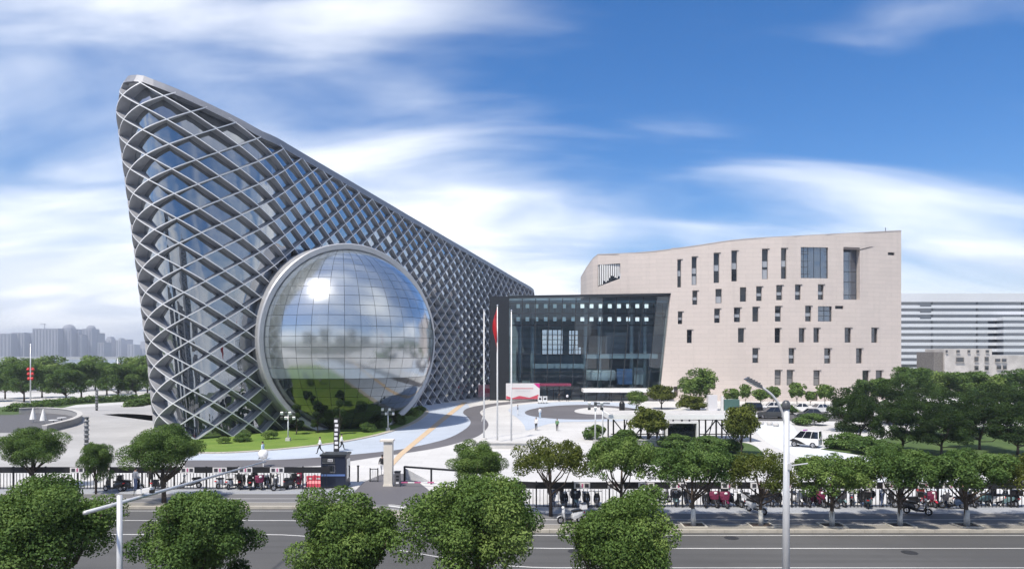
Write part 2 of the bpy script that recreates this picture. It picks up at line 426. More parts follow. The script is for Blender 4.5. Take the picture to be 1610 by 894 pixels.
flat('plaza_patch_blue', smooth_poly([(800, 643), (815, 637), (850, 633), (900, 631), (960, 632), (1000, 636), (1010, 650), (985, 660), (956, 662), (892, 663), (868, 665), (845, 671), (828, 676), (824, 668), (815, 658), (804, 650)]), .014, M_blue)
def gell(cx, cy, rx, ry, n=48):
    out = []
    for k in range(n):
        t = 2 * math.pi * k / n; out.append(gnd(cx + rx * math.cos(t), cy + ry * math.sin(t) + ry * ry / 90 * math.cos(2 * t) * .3).xy)
    return [tuple(p) for p in out]
flat('plaza_disc_grey', gell(918, 648, 93, 11.6), .018, M_band)
flat('plaza_disc_white', gell(943, 645.8, 40, 5.6), .022, M_plaza)
flat('plaza_line_tan', gpoly([(606, 738), (616, 735), (634, 715), (700, 660), (735, 632), (727, 632), (690, 660), (626, 713)]), .026, M_tan)
flat('gate_driveway', gpoly([(540, 790), (572, 757), (600, 745), (640, 744), (672, 768), (700, 795)]), .012, M_band)
flat('plaza_left', gpoly([(-120, 700), (-60, 640), (120, 640), (250, 632), (300, 700), (300, 722), (200, 735), (-120, 735)]), .002, M_plazal)
flat('plaza_patch_grey', smooth_poly([(130, 646), (200, 644), (245, 650), (250, 668), (215, 690), (190, 716), (225, 722), (290, 720), (300, 690), (262, 672), (252, 655), (200, 650), (150, 651)], 4), .004, M_plazag)
flat('service_lane', gpoly([(1050, 660), (1330, 662), (1420, 668), (1420, 655), (1300, 649), (1050, 648)]), .008, M_asph)
flat('drive_blue', smooth_poly([(1190, 668), (1240, 664), (1262, 690), (1310, 705), (1380, 724), (1480, 752), (1560, 768), (1420, 768), (1330, 740), (1250, 716), (1200, 690)], 4), .006, mat('drive_stone', (.60, .63, .66), .8, var=.06, vscale=.2))
# grass areas
M_turf2 = mat('turf_dark', (.045, .085, .018), .95, col2=(.07, .115, .025), vscale=.4, bump=.5)
flat('lawn_right', gpoly([(1290, 706), (1330, 700), (1480, 672), (1640, 668), (1640, 745), (1560, 745), (1420, 725)]), .03, M_turf2)
flat('lawn_centre', smooth_poly([(930, 702), (960, 692), (1060, 694), (1150, 694), (1185, 700), (1200, 718), (1165, 732), (1080, 736), (1010, 728), (950, 720)], 4), .03, M_turf2)
flat('lawn_left', gpoly([(-60, 652), (18, 652), (75, 646), (120, 636), (235, 629), (235, 626), (120, 630), (60, 638), (-60, 641)]), .03, M_turf2)
flat('road_left', gpoly([(-300, 622), (235, 614), (235, 606), (-300, 611)]), .01, mat('road_pale', (.36, .36, .36), .85, var=.1))
flat('grass_left_back', gpoly([(-400, 606), (240, 601), (240, 580), (-400, 580)]), .02, M_turf2)

# ------------------------------------------------------------------ diagrid building
FX, FY = .292, .956                                            # direction of the long front
plan_pts = [(-1, 229), (-14, 215), (-34, 152), (-43.5, 112), (-45.4, 99), (-45.2, 92.5), (-44.4, 87.2), (-42.4, 83.4), (-39.4, 81.9), (-36.4, 83.1), (-34.0, 86.0), (-31.6, 90.2)]
for D_ in (96, 105, 120, 140, 160, 180, 200, 215): plan_pts.append((-31.6 + (D_ - 90.2) * FX / FY, D_))
plan_pts += [(7.2, 222.5), (5.2, 226.5)]
raw = catmull([(*p, 0) for p in plan_pts], 24)
cum = [0]
for a, b in zip(raw, raw[1:]): cum.append(cum[-1] + (b - a).length)
SL = cum[-1]
rx_, ry_, cs = np.array([p.x for p in raw]), np.array([p.y for p in raw]), np.array(cum)
def base(s): return Vector((float(np.interp(s, cs, rx_)), float(np.interp(s, cs, ry_)), 0))
def nrm(s):
    d = base(min(SL, s + 1.0)) - base(max(0, s - 1.0)); d.normalize(); return Vector((d.y, -d.x, 0))
def s_of(x, y): return float(cs[np.argmin((rx_ - x) ** 2 + (ry_ - y) ** 2)])
S_BACK, S_NOSE, S_FLAT = s_of(-45.4, 99), s_of(-42.4, 83.4), s_of(-31.6, 90.2)
S0 = s_of(-43.5, 112)
def leanw(s):
    if s < S_NOSE: return sm((s - (S_BACK - 22)) / 22)
    return 1 - sm((s - S_NOSE) / (S_FLAT + 4 - S_NOSE))
TOPT = [(S_BACK, 42.0), (s_of(-44.4, 87.2), 42.4), (S_NOSE, 43.0), (s_of(-39.4, 81.9), 42.7), (s_of(-36.4, 83.1), 41.6), (s_of(-34.0, 86.0), 40.2), (S_FLAT, 38.5)]
def ztop(s):
    if s <= S_BACK: return 42.0 - (S_BACK - s) * .105
    if s <= S_FLAT: return interp(s, TOPT)
    return 38.5 + (29.4 - 38.5) * (s - S_FLAT) / (SL - S_FLAT)
def lean(s, z):
    k = leanw(s) * (max(0, z) / 43.0) ** 1.15
    return Vector((-4.9 * k, -.5 * k, 0))
NCACHE = {}
def surf(s, z, inset=0.0):
    s = max(0, min(SL, s)); zt = ztop(s); q = (z - (zt - 5)) / 5
    if q > 0: inset += NW(s) * 1.35 * min(q, 1.1) ** 2.6
    p = base(s) + lean(s, z) - nrm(s) * inset; p.z = z; return p
def NW(s): return .25 + .75 * leanw(s)
# the round opening for the glass ball
RC, RTH, RR = Vector((-22.0, 96.8, 12.0)), R(40), 13.35
r_e1 = Vector((math.cos(RTH), math.sin(RTH), 0)); r_n = Vector((math.sin(RTH), -math.cos(RTH), 0))
def in_ring(p, rad): 
    d = p - RC; u = d.dot(r_e1); return u * u + d.z * d.z < rad * rad and abs(d.dot(r_n)) < 26

net = thing('diagrid_museum_building', 'tall wedge-shaped museum wrapped in a deep grey diamond lattice over glass', 'building', (-30, 100, 0))
DU, DZ = 2.25, 1.45
def DP(s): return 1.3 - .75 * sm((s - S_FLAT + 8) / 18)
def wall_strip(name, s0, s1, inset, m, step=1.5):
    mbw = MB(); n = int((s1 - s0) / step)
    for i in range(n):
        a, b = s0 + (s1 - s0) * i / n, s0 + (s1 - s0) * (i + 1) / n; nz = 14
        for k in range(nz):
            za0, za1 = ztop(a) * k / nz, ztop(a) * (k + 1) / nz; zb0, zb1 = ztop(b) * k / nz, ztop(b) * (k + 1) / nz
            ia, ib = (inset + DP(a), inset + DP(b)); q = [surf(a, za0, ia), surf(b, zb0, ib), surf(b, zb1, ib), surf(a, za1, ia)]
            if in_ring((q[0] + q[2]) / 2, 12.6): continue
            mbw.face(*q)
    return mbw.build(name, m, net, True)
wall_strip('inner_wall', S0, SL, .5, M_back, .8)
wall_strip('rear_wall', 0, S0, -1.2, mat('rear_cladding', (.35, .36, .38), .5, .2), 4)
# roof deck
bm = bmesh.new(); vs = []
for i in range(160):
    s = SL * i / 160; vs.append(bm.verts.new(surf(s, ztop(s) - .5, .5) - OFF[net]))
bm.faces.new(vs); bmesh.ops.triangulate(bm, faces=bm.faces[:]); me = bpy.data.meshes.new('roof'); bm.to_mesh(me); bm.free()
me.materials.append(mat('roof_membrane', (.40, .41, .42), .8)); link('roof', me, net)
# coping along the top
def sweep(name, s0, s1, prof, m, step=1.2, parent=None):
    mbw = MB(); n = int((s1 - s0) / step); rows = []
    for i in range(n + 1):
        s = s0 + (s1 - s0) * i / n; zt = ztop(s); c = []
        for ins, dz in prof: c.append(surf(s, zt + dz, ins) if dz >= -3 else surf(s, zt + dz, ins))
        rows.append(c)
    k = len(prof)
    for r0, r1 in zip(rows, rows[1:]):
        for j in range(k): mbw.face(r0[j], r1[j], r1[(j + 1) % k], r0[(j + 1) % k])
    return mbw.build(name, m, parent or net)
sweep('coping', S0 - 20, SL, [(-.05, .5), (1.1, .5), (1.1, -.5), (0.0, -.5)], M_coping)
# lattice fins: each diagonal run is one fin
fin_n = 0
def fin(sign, c0):
    """z = sign*(DZ/DU)*(s-c0)"""
    mb = MB(); k = sign * DZ / DU
    s_lo, s_hi = (c0, c0 + 46 * DU / DZ) if sign > 0 else (c0 - 46 * DU / DZ, c0)
    s_lo, s_hi = max(s_lo, S0), min(s_hi, SL)
    if s_hi <= s_lo: return
    prev = None; n = max(2, int((s_hi - s_lo) / .55)); T = .062
    for i in range(n + 1):
        s = s_lo + (s_hi - s_lo) * i / n; z = k * (s - c0)
        p = surf(s, z)
        ok = -.6 <= z <= ztop(s) - .1 and not in_ring(surf(s, z, .8), RR - .35)
        if not ok:
            prev = None
            if len(mb.f) > 2: mb.build('lattice_fin', [M_fin, M_fin_edge], net)
            mb = MB(); continue
        nn = nrm(s); tg = Vector((-nn.y, nn.x, 0)); d = (tg * DU + Vector((0, 0, sign * DZ))).normalized()
        b = d.cross(nn).normalized() * T
        cr = [p + b, p - b, p - b - nn * DP(s), p + b - nn * DP(s)]
        if prev:
            mb.cur = 1; mb.face(prev[0], cr[0], cr[1], prev[1])
            mb.cur = 0; mb.face(prev[1], cr[1], cr[2], prev[2]); mb.face(prev[3], cr[3], cr[0], prev[0])
        prev = cr
    if len(mb.f) > 2: mb.build('lattice_fin', [M_fin, M_fin_edge], net)
j0 = int((S0 - 95) / (2 * DU)); j1 = int((SL + 95) / (2 * DU))
for j in range(j0, j1):
    fin(1, j * 2 * DU); fin(-1, j * 2 * DU)
# glass lozenges behind the fins
cells = []
ni = int(SL / DU) + 2; nj = 31
for i in range(int(S0 / DU), ni):
    for j in range(0, nj):
        if (i + j) % 2 == 0: continue                          # cell centres sit between the nodes
        sc_, zc = i * DU, j * DZ
        if zc - DZ > ztop(min(max(sc_, 0), SL)): continue
        mb = MB(); NS = 8; tilt = random.uniform(-.05, .05); tilt2 = random.uniform(-.05, .05)
        for q in range(NS):
            a, b = sc_ - DU + 2 * DU * q / NS, sc_ - DU + 2 * DU * (q + 1) / NS
            if a < S0 or b > SL: continue
            def lim(s):
                h = DZ * (1 - abs(s - sc_) / DU); return max(0, zc - h), min(ztop(s), zc + h)
            (l0, h0), (l1, h1) = lim(a), lim(b)
            if h0 < l0: h0 = l0
            if h1 < l1: h1 = l1
            if h0 - l0 + h1 - l1 < .02: continue
            mid = surf((a + b) / 2, (l0 + h1) / 2, DP(a))
            if in_ring(mid, 13.0): continue
            dd = lambda s, z: DP(s) - .02 + tilt * (s - sc_) / DU + tilt2 * (z - zc) / DZ
            mb.face(surf(a, l0, dd(a, l0)), surf(b, l1, dd(b, l1)), surf(b, h1, dd(b, h1)), surf(a, h0, dd(a, h0)))
        if mb.f: cells.append((surf(sc_, zc).length, mb))
cells.sort(key=lambda t: t[0])
rest = MB()
for k, (d, mb) in enumerate(cells):
    if k < 300: mb.build('pane', M_pane, net, True, True)
    else:
        o = len(rest.v); rest.v += mb.v; rest.f += [tuple(i + o for i in f) for f in mb.f]; rest.m += mb.m
if rest.f: rest.build('far_panes', M_pane, net, True, True)['kind'] = 'stuff'
# collar of the opening
def collar(prof, name, m, n=96):
    mb = MB(); k = len(prof)
    P = lambda t, r, d: RC + r_e1 * (r * math.cos(t)) + Vector((0, 0, r * math.sin(t))) + r_n * d
    for i in range(n):
        a, b = 2 * math.pi * i / n, 2 * math.pi * (i + 1) / n
        for (r0, d0), (r1, d1) in zip(prof, prof[1:]): mb.face(P(a, r0, d0), P(b, r0, d0), P(b, r1, d1), P(a, r1, d1))
    return mb.build(name, m, net, False)
cl = collar([(12.35, -7), (12.45, .1), (12.6, .4), (13.2, .55), (13.35, .35), (13.35, -19)], 'opening_collar', M_ring)
for p in cl.data.polygons: p.use_smooth = True

# ------------------------------------------------------------------ glass ball
BR = 12.95; BC = RC - r_n * 3.3
ball = thing('glass_ball', 'giant glass dome bulging from the round collar of the lattice museum', 'glass dome', (RC.x, RC.y, 0))
def sph(la, lo_, r=BR): return BC + Vector((math.cos(la) * math.cos(lo_), math.cos(la) * math.sin(lo_), math.sin(la))) * r
def raxis(p): d = p - RC; return math.hypot(d.dot(r_e1), d.z)
ax = math.atan2(r_n.y, r_n.x)
inner = MB()
for i in range(60):
    for j in range(60):
        a0, a1, b0, b1 = R(-76 + 152 * i / 60), R(-76 + 152 * (i + 1) / 60), ax + R(-78 + 156 * j / 60), ax + R(-78 + 156 * (j + 1) / 60)
        q = [sph(a0, b0, BR - .1), sph(a0, b1, BR - .1), sph(a1, b1, BR - .1), sph(a1, b0, BR - .1)]
        if min(raxis(v) for v in q) < 12.5 and (q[0] - RC).dot(r_n) > -2.0: inner.face(*q)
inner.build('inner_shell', M_shell, ball, True)
npn = 0; LA, LO = 6.0, 9.0
for i in range(-13, 13):
    for j in range(-9, 9):
        la0, la1 = i * LA + 1.5, (i + 1) * LA + 1.5; st = LO / max(.45, math.cos(R((la0 + la1) / 2))) ** .0
        l0, l1 = ax + R(j * LO + 2), ax + R((j + 1) * LO + 2)
        la_m = R((la0 + la1) / 2); g_ = .024 / BR; gl_ = g_ / max(.15, math.cos(la_m))
        tx, ty = random.gauss(0, .006), random.gauss(0, .006); NQ = 4; pts = {}
        for u in range(NQ + 1):
            for v in range(NQ + 1):
                a = R(la0) + g_ + (R(la1 - la0) - 2 * g_) * v / NQ; b = l0 + gl_ + (l1 - l0 - 2 * gl_) * u / NQ
                pts[u, v] = sph(a, b, BR + (u / NQ - .5) * tx * 2 + (v / NQ - .5) * ty * 2)
        mb = MB(); mb.v = [tuple(pts[u, v]) for u in range(NQ + 1) for v in range(NQ + 1)]
        for u in range(NQ):
            for v in range(NQ):
                q = u * (NQ + 1) + v
                if min(raxis(pts[u + e, v + f]) for e in (0, 1) for f in (0, 1)) > 12.5 or (pts[u, v] - RC).dot(r_n) < -2.0: continue
                mb.f.append((q, q + NQ + 1, q + NQ + 2, q + 1)); mb.m.append(0)
        if not mb.f or sph(la_m, (l0 + l1) / 2).z < -1: continue
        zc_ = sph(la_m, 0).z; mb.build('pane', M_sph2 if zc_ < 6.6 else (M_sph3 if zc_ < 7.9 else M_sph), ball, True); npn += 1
print('ball panes', npn, 'cells', len(cells))

M_iron = mat('cast_iron', (.045, .045, .047), .6, .4, bump=.5, bscale=40)
for px, py, lab in ((905, 866, 'round iron manhole cover in the road below the silver scooter'), (1150, 845, 'round iron manhole cover near the kerb left of the lamp post'), (1430, 868, 'round iron manhole cover in the road at right')):
    q = gnd(px, py, -.135); t = thing('manhole_cover', lab, 'manhole cover', (q.x, q.y, -.135))
    MB().lathe([(.40, .001), (.40, .008), (.34, .008)], 20, (q.x, q.y, -.135)).build('rim', M_iron, t); MB().lathe([(.335, .001), (.335, .006), (0, .006)], 20, (q.x, q.y, -.135)).build('lid', M_iron, t)
# ------------------------------------------------------------------ stone-clad wing
def stone_mat():
    m = bpy.data.materials.new('stone_cladding'); m.use_nodes = True; t = NT(m.node_tree)
    tcn = t.n('ShaderNodeTexCoord'); sp = t.n('ShaderNodeSeparateXYZ', {0: tcn.outputs['Object']})
    v = t.n('ShaderNodeCombineXYZ', {0: sp.outputs[0], 1: sp.outputs[2], 2: 0.0})
    br = t.n('ShaderNodeTexBrick', {0: v, 'Color1': (.575, .507, .462, 1), 'Color2': (.545, .482, .44, 1), 'Mortar': (.42, .37, .34, 1), 'Scale': 1.0, 'Mortar Size': .022, 'Bias': 0.0, 'Brick Width': 3.1, 'Row Height': .92})
    br.offset = .5
    nz = t.n('ShaderNodeTexNoise', {0: tcn.outputs['Object'], 2: .12, 3: 5.0, 4: .6})
    mps = t.n('ShaderNodeMapping', {0: tcn.outputs['Object'], 3: (.7, .7, .06)})
    streak = t.n('ShaderNodeTexNoise', {0: mps, 2: 1.0, 3: 4.0})
    c = t.mix(t.sstep(nz.outputs[0], .35, .7), br.outputs[0], t.mix(.10, br.outputs[0], (.30, .27, .25)))
    c = t.mix(t.math('MULTIPLY', t.sstep(streak.outputs[0], .5, .8), .14), c, (.26, .24, .22))
    b = t.n('ShaderNodeBsdfPrincipled', {'Base Color': c, 'Roughness': .75, 'Normal': t.n('ShaderNodeBump', {'Strength': .15, 'Distance': .02, 'Height': t.math('SUBTRACT', 1.0, br.outputs['Fac'])})})
    t.t.links.new(b.outputs[0], t.n('ShaderNodeOutputMaterial').inputs[0]); return m
M_stone = stone_mat()
DT = [(913, 169), (922, 164), (932, 161), (945, 159), (975, 157.2), (1055, 154.5), (1150, 152.2), (1230, 151.3), (1290, 152.0), (1350, 153.8), (1417, 157)]
RT = [(913, 437), (922, 421), (932, 407), (940, 400.5), (970, 399.5), (1000, 398), (1030, 395.5), (1050, 393), (1075, 389.5), (1100, 386), (1125, 382), (1150, 378.5), (1175, 376), (1200, 374.3), (1250, 371.7), (1300, 369), (1360, 366), (1417, 363)]
def FD(px): return interp(px, DT)
def fp(px, py, inset=0.0):                                    # facade pixel -> facade point (outward normal ~ -Y)
    D = FD(px); return Vector(((px - 805) / F0 * D, D + inset, CAMZ - (py - HOR) / F0 * D))
def fq(px, z, inset=0.0):
    D = FD(px); return Vector(((px - 805) / F0 * D, D + inset, z))
def zpy(py, D=152.0): return CAMZ - (py - HOR) / F0 * D
stone = thing('stone_museum_wing', 'pale beige stone-clad museum wing with scattered narrow windows', 'building', (60, 165, 0))
WIN = [(1065, 406, 1071, 450, 't'), (1087.5, 402, 1095.5, 446.7, 't'), (1122, 397, 1131, 444, 't'), (1150, 394, 1159, 442, 't'), (1198, 392, 1207.7, 439, 't'), (1228, 391, 1236.6, 438.7, 't'),
 (1088.6, 456, 1096.6, 478, 'n'), (1125, 453.4, 1135, 476, 'b'), (1163.4, 451.4, 1173.5, 474, 'b'), (1189, 450.7, 1198, 473, 'n'), (1220.5, 449, 1230, 472, 'n'), (1250, 448, 1259, 471.5, 'n'), (1286, 447.4, 1295, 471, 'n'),
 (1065.8, 489, 1073, 508.5, 'n'), (1123, 485, 1132, 507, 'n'), (1154, 483.6, 1164, 506, 'n'), (1183, 482.6, 1192.6, 505.4, 'd'), (1218.5, 481.6, 1228, 505.4, 'n'), (1266, 481, 1275.6, 505, 'n'), (1286, 481, 1308, 505, 'w'), (1313, 480, 1326, 485, 'v'),
 (1080, 518, 1088, 538.7, 'd'), (1160.4, 516, 1170, 538, 'd'), (1218, 516, 1227, 538.7, 'd'), (1256, 516, 1265, 538, 'd'), (1279, 515.5, 1288, 538, 'd'), (1328, 515, 1338, 538, 'd'), (1370, 514.5, 1379.6, 538, 'd'),
 (1183, 547.4, 1192.6, 570, 'n'), (1240, 547.4, 1249, 571, 'n'), (1296, 547.7, 1306, 571, 'n'), (1346, 547.7, 1355.4, 571, 'd'),
 (1218, 581.6, 1228, 605, 's'), (1237, 581.6, 1247, 605, 's'), (1279, 582.3, 1289, 605.8, 's'), (1356, 583, 1366, 606, 'd'), (1377, 583, 1387, 605.8, 's'),
 (1059, 608, 1066, 624, 'o'), (1276, 615, 1286, 629.5, 'o'), (1259, 388.6, 1302, 437.3, 'g'), (1326, 387, 1352, 470, 'r'), (1396, 392, 1406.4, 396.7, 'v')]
WZ = [(a, zpy(d), b_, zpy(c), k) for a, c, b_, d, k in WIN]    # px0,z0,px1,z1,kind
PXL = 1056.0
xs = sorted(set([PXL, 1417.0] + [v for q in WZ for v in (q[0], q[2])] + [p for p, _ in RT if PXL < p < 1417]))
zs = sorted(set([-.2] + [v for q in WZ for v in (q[1], q[3])] + [4, 10, 16, 22, 28, 31]))
Z_HALL = 23.7
wall = MB()
def rooftop(px): D = FD(px); return CAMZ - (interp(px, RT) - HOR) / F0 * D
for a, b in zip(xs, xs[1:]):
    mx = (a + b) / 2
    for c, d in zip(zs, zs[1:]):
        mz = (c + d) / 2
        if any(q[0] < mx < q[2] and q[1] < mz < q[3] for q in WZ): continue
        wall.face(fq(a, c), fq(b, c), fq(b, d), fq(a, d))
    zt = zs[-1]; wall.face(fq(a, zt), fq(b, zt), fq(b, rooftop(b)), fq(a, rooftop(a)))
# wedge beside the glass hall and the part above the hall
wall.face(fq(1037, -.2), fq(PXL, -.2), fq(PXL, Z_HALL), fq(1055.2, Z_HALL))
hs = [913, 917, 922, 927, 932, 936, 940, 975, 1000, 1025, 1055.2]
UW = (940, 975, 27.2, 30.6)
for a, b in zip(hs, hs[1:]):
    if b <= 940 or a >= 975:
        wall.face(fq(a, Z_HALL), fq(b, Z_HALL), fq(b, rooftop(b)), fq(a, rooftop(a)))
    else:
        wall.face(fq(a, Z_HALL), fq(b, Z_HALL), fq(b, UW[2]), fq(a, UW[2] - 1.6)); wall.face(fq(a, UW[3]), fq(b, UW[3]), fq(b, rooftop(b)), fq(a, rooftop(a)))
wall.face(fq(1055.2, Z_HALL), fq(PXL, Z_HALL), fq(PXL, rooftop(PXL)), fq(1055.2, rooftop(1055.2)))
e0, e1 = fq(913, 0), Vector((30, 205, 0)); up_ = lambda v, z: Vector((v.x, v.y, z))
wall.face(up_(e0, Z_HALL - 3), up_(e1, Z_HALL - 3), up_(e1, rooftop(913)), up_(e0, rooftop(913)))
# right end, slanted jamb beside the hall
wall.face(fq(1417, -.2), fq(1417, -.2, 42), fq(1417, rooftop(1417), 42), fq(1417, rooftop(1417)))
wall.face(fq(1037, -.2), fq(1037, -.2, 3), fq(1055.2, Z_HALL, 3), fq(1055.2, Z_HALL))
for q in WZ:                                                   # reveals
    a, z0, b, z1, k = q; dpt = {'r': 1.6, 'g': .5, 'v': .5}.get(k, .7)
    if k == 'r':
        wall.face(fq(b, z0), fq(b, z0, dpt), fq(b, z1, dpt), fq(b, z1))
    else: wall.face(fq(b, z0), fq(b, z0, dpt), fq(b, z1, dpt), fq(b, z1))
    wall.face(fq(a, z0), fq(a, z0, dpt), fq(a, z1, dpt), fq(a, z1))
    wall.face(fq(a, z0), fq(b, z0), fq(b, z0, dpt), fq(a, z0, dpt)); wall.face(fq(a, z1), fq(b, z1), fq(b, z1, dpt), fq(a, z1, dpt))
wall.build('wall', M_stone, stone)
rf = MB()
rp = [p for p in [913, 922, 932, 940, 1000, 1050, 1100, 1150, 1200, 1300, 1417]]
for a, b in zip(rp, rp[1:]):
    rf.face(fq(a, rooftop(a) - .4), fq(b, rooftop(b) - .4), fq(b, rooftop(b) - .4, 36) + Vector((14 * max(0, (1000 - b) / 87), 0, 0)), fq(a, rooftop(a) - .4, 36) + Vector((14 * max(0, (1000 - a) / 87), 0, 0)))
rf.build('roof', M_concrete, stone)
cp = MB()
rp = [p for p, _ in RT]
for a, b in zip(rp, rp[1:]):
    A, B = fq(a, rooftop(a)), fq(b, rooftop(b)); u = Vector((0, 0, .18)); i_ = Vector((0, .7, 0)); o_ = Vector((0, -.06, 0))
    cp.face(A + o_, B + o_, B + o_ + u, A + o_ + u); cp.face(A + o_ + u, B + o_ + u, B + i_ + u, A + i_ + u)
cp.build('parapet_cap', mat('parapet', (.42, .37, .335), .7), stone)
def window(parent, a, z0, b, z1, k):
    dpt = {'r': 1.6, 'g': .35, 'v': .45}.get(k, .5); W = (b - a); fr = MB(); m2 = .45 if k != 'g' else .6
    P = lambda x, z, ins: fq(x, z, ins)
    def bar(x0, z0_, x1, z1_, ins=dpt - .06):
        fr.face(P(x0, z0_, ins), P(x1, z0_, ins), P(x1, z1_, ins), P(x0, z1_, ins))
        fr.face(P(x0, z0_, ins), P(x0, z1_, ins), P(x0, z1_, ins + .1), P(x0, z0_, ins + .1)); fr.face(P(x1, z0_, ins), P(x1, z1_, ins), P(x1, z1_, ins + .1), P(x1, z0_, ins + .1))
        fr.face(P(x0, z1_, ins), P(x1, z1_, ins), P(x1, z1_, ins + .1), P(x0, z1_, ins + .1))
    t = .55; tz = .09
    bar(a, z0, a + t, z1); bar(b - t, z0, b, z1); bar(a + t, z0, b - t, z0 + tz); bar(a + t, z1 - tz, b - t, z1)
    cols = {'g': [.12, .28, .5, .74], 'r': [.18, .56], 'w': [.5]}.get(k, []); rws = {'g': [.14, .36, .55, .78, .86], 'r': [.1, .35, .55, .75], 't': [.34, .40, .62], 'n': [.33, .58], 'b': [.5], 'd': [.5], 'w': [.38, .7], 's': [.5], 'o': []}.get(k, [])
    for c in cols: bar(a + W * c - .22, z0 + tz, a + W * c + .22, z1 - tz, dpt - .07)
    for r in rws: zc = z0 + (z1 - z0) * r; bar(a + t, zc - .05, b - t, zc + .05)
    w_ = fr.build('window', M_wframe, parent)
    ce = [0] + cols + [1]; re = [0] + rws + [1]
    for c0, c1 in zip(ce, ce[1:]):
        for i, (r0, r1) in enumerate(zip(re, re[1:])):
            pm = M_wpane
            if k == 'n' and i == 1 and len(re) > 2: pm = M_wpane2
            if k == 't' and i in (0, 2) and random.random() < .6: pm = M_wpane2
            if k == 'b': pm = M_wpane2 if random.random() < .4 else M_wpane
            if k in 'grw': pm = M_wpane3
            if k == 's': pm = M_slat
            if k == 'v': pm = M_dark
            if k == 'o': pm = mat('bronze_door', (.09, .075, .06), .5)
            pn = MB(); j = random.uniform(-.012, .012)
            pn.face(P(a + W * c0, z0 + (z1 - z0) * r0, dpt + j), P(a + W * c1, z0 + (z1 - z0) * r0, dpt + j), P(a + W * c1, z0 + (z1 - z0) * r1, dpt), P(a + W * c0, z0 + (z1 - z0) * r1, dpt))
            pn.build('pane', pm, w_)
    # dark bar standing in for the shade line running right of the head
    if k in 'ndts': 
        h_ = MB(); h_.box(((P(a, z1, -.06) + P(b + 2.2, z1, -.06)) / 2 + Vector((0, 0, .05))), ((P(b + 2.2, z1, 0) - P(a, z1, 0)).length, .16, .09), math.atan2((P(b, z1, 0) - P(a, z1, 0)).y, (P(b, z1, 0) - P(a, z1, 0)).x)); h_.build('head_shade_bar', M_wframe, w_)
M_slat = mat('louvre_grey', (.20, .20, .195), .6)
for q in WZ: window(stone, *q)
# flat dark wedge painting the shaded underside of the tall window's splayed top
hb = MB(); A, B = fq(1326, zpy(387), -.05), fq(1374, zpy(384.5), -.05)
hb.face(A, B, fq(1353, zpy(391), -.05), fq(1326, zpy(391), -.05))
hb.build('head_shade_wedge', mat('head_shade_dark', (.10, .085, .08), .5), stone)
# upper window band with upright blinds, on the curved corner
ub = MB(); ub.face(fq(940, UW[2] - 1.6, .5), fq(975, UW[2], .5), fq(975, UW[3], .5), fq(940, UW[3], .5)); uw = ub.build('window', M_wpane, stone)
for k in range(12):
    x = 940.8 + k * 2.9; bl = MB(); zb = UW[2] - 1.6 * (975 - x) / 35 + (.9 + .5 * math.sin(k * 1.1) if k > 2 else .2)
    bl.face(fq(x, zb, .42), fq(x + 1.7, zb, .42), fq(x + 1.7, UW[3], .42), fq(x, UW[3], .42)); bl.build('blind', M_white, uw)
mb = MB().box((fp(1396, 362, 1)), (.1, .1, 1.6)); mb.build('aerial', M_dark, stone)
# ------------------------------------------------------------------ glass entrance hall
HD = 155.6
def hp(px, py, ins=0.0): return Vector(((px - 805) / F0 * HD, HD + ins, CAMZ - (py - HOR) / F0 * HD))
hall = thing('glass_entrance_hall', 'dark glazed entrance hall between lattice museum and stone wing', 'hall', (15, 160, 0))
TL, TR = 466.0, 461.5
def htop(px): return interp(px, [(770, TL), (1055, TR)])
def hz(px, v): p = hp(px, htop(px)); return v * p.z            # v=0 ground, 1 top
def hright(v): return 1036.5 + 18.5 * v
def hpt(u, v, ins=0.0):
    px = 800 + u * (hright(v) - 800); p = hp(px, 600, ins); p.z = hz(px, v); return p
fr = MB()                                                      # big dark portal frame
fr.box((hp(785, 600, 1.2).x, HD + 1.2, hp(785, TL).z / 2), (4.25, 3.4, hp(785, TL).z)); fr.build('portal_pier', M_dark, hall)
fr = MB(); a, b = hp(798, htop(798)), hp(1055, TR)
fr.beam(Vector((a.x, HD + .4, a.z - .15)), Vector((b.x, HD + .4, b.z - .15)), 1.6, .5); fr.build('portal_beam', M_dark, hall)
NU, NV = 12, 6
vr = [0, .10, .27, .44, .61, .78, .975]
for i in range(NU):
    for j in range(NV):
        if j == 0 and i in (2, 3, 4): continue
        g_ = .0015; jit = random.uniform(-.02, .02); mb = MB()
        mb.face(hpt(i / NU + g_, vr[j] + .003, jit), hpt((i + 1) / NU - g_, vr[j] + .003, -jit), hpt((i + 1) / NU - g_, vr[j + 1] - .003, -jit), hpt(i / NU + g_, vr[j + 1] - .003, jit))
        mb.build('pane', M_hallg, hall)
for i in range(NU + 1):
    mb = MB(); mb.beam(hpt(i / NU, 0, .12), hpt(i / NU, .975, .12), .10 if i % 3 else .2, .2); mb.build('mullion', M_mull, hall)
for j in range(1, NV + 1):
    mb = MB(); mb.beam(hpt(0, vr[j], .1), hpt(1, vr[j], .1), .16, .08); mb.build('transom', M_mull, hall)
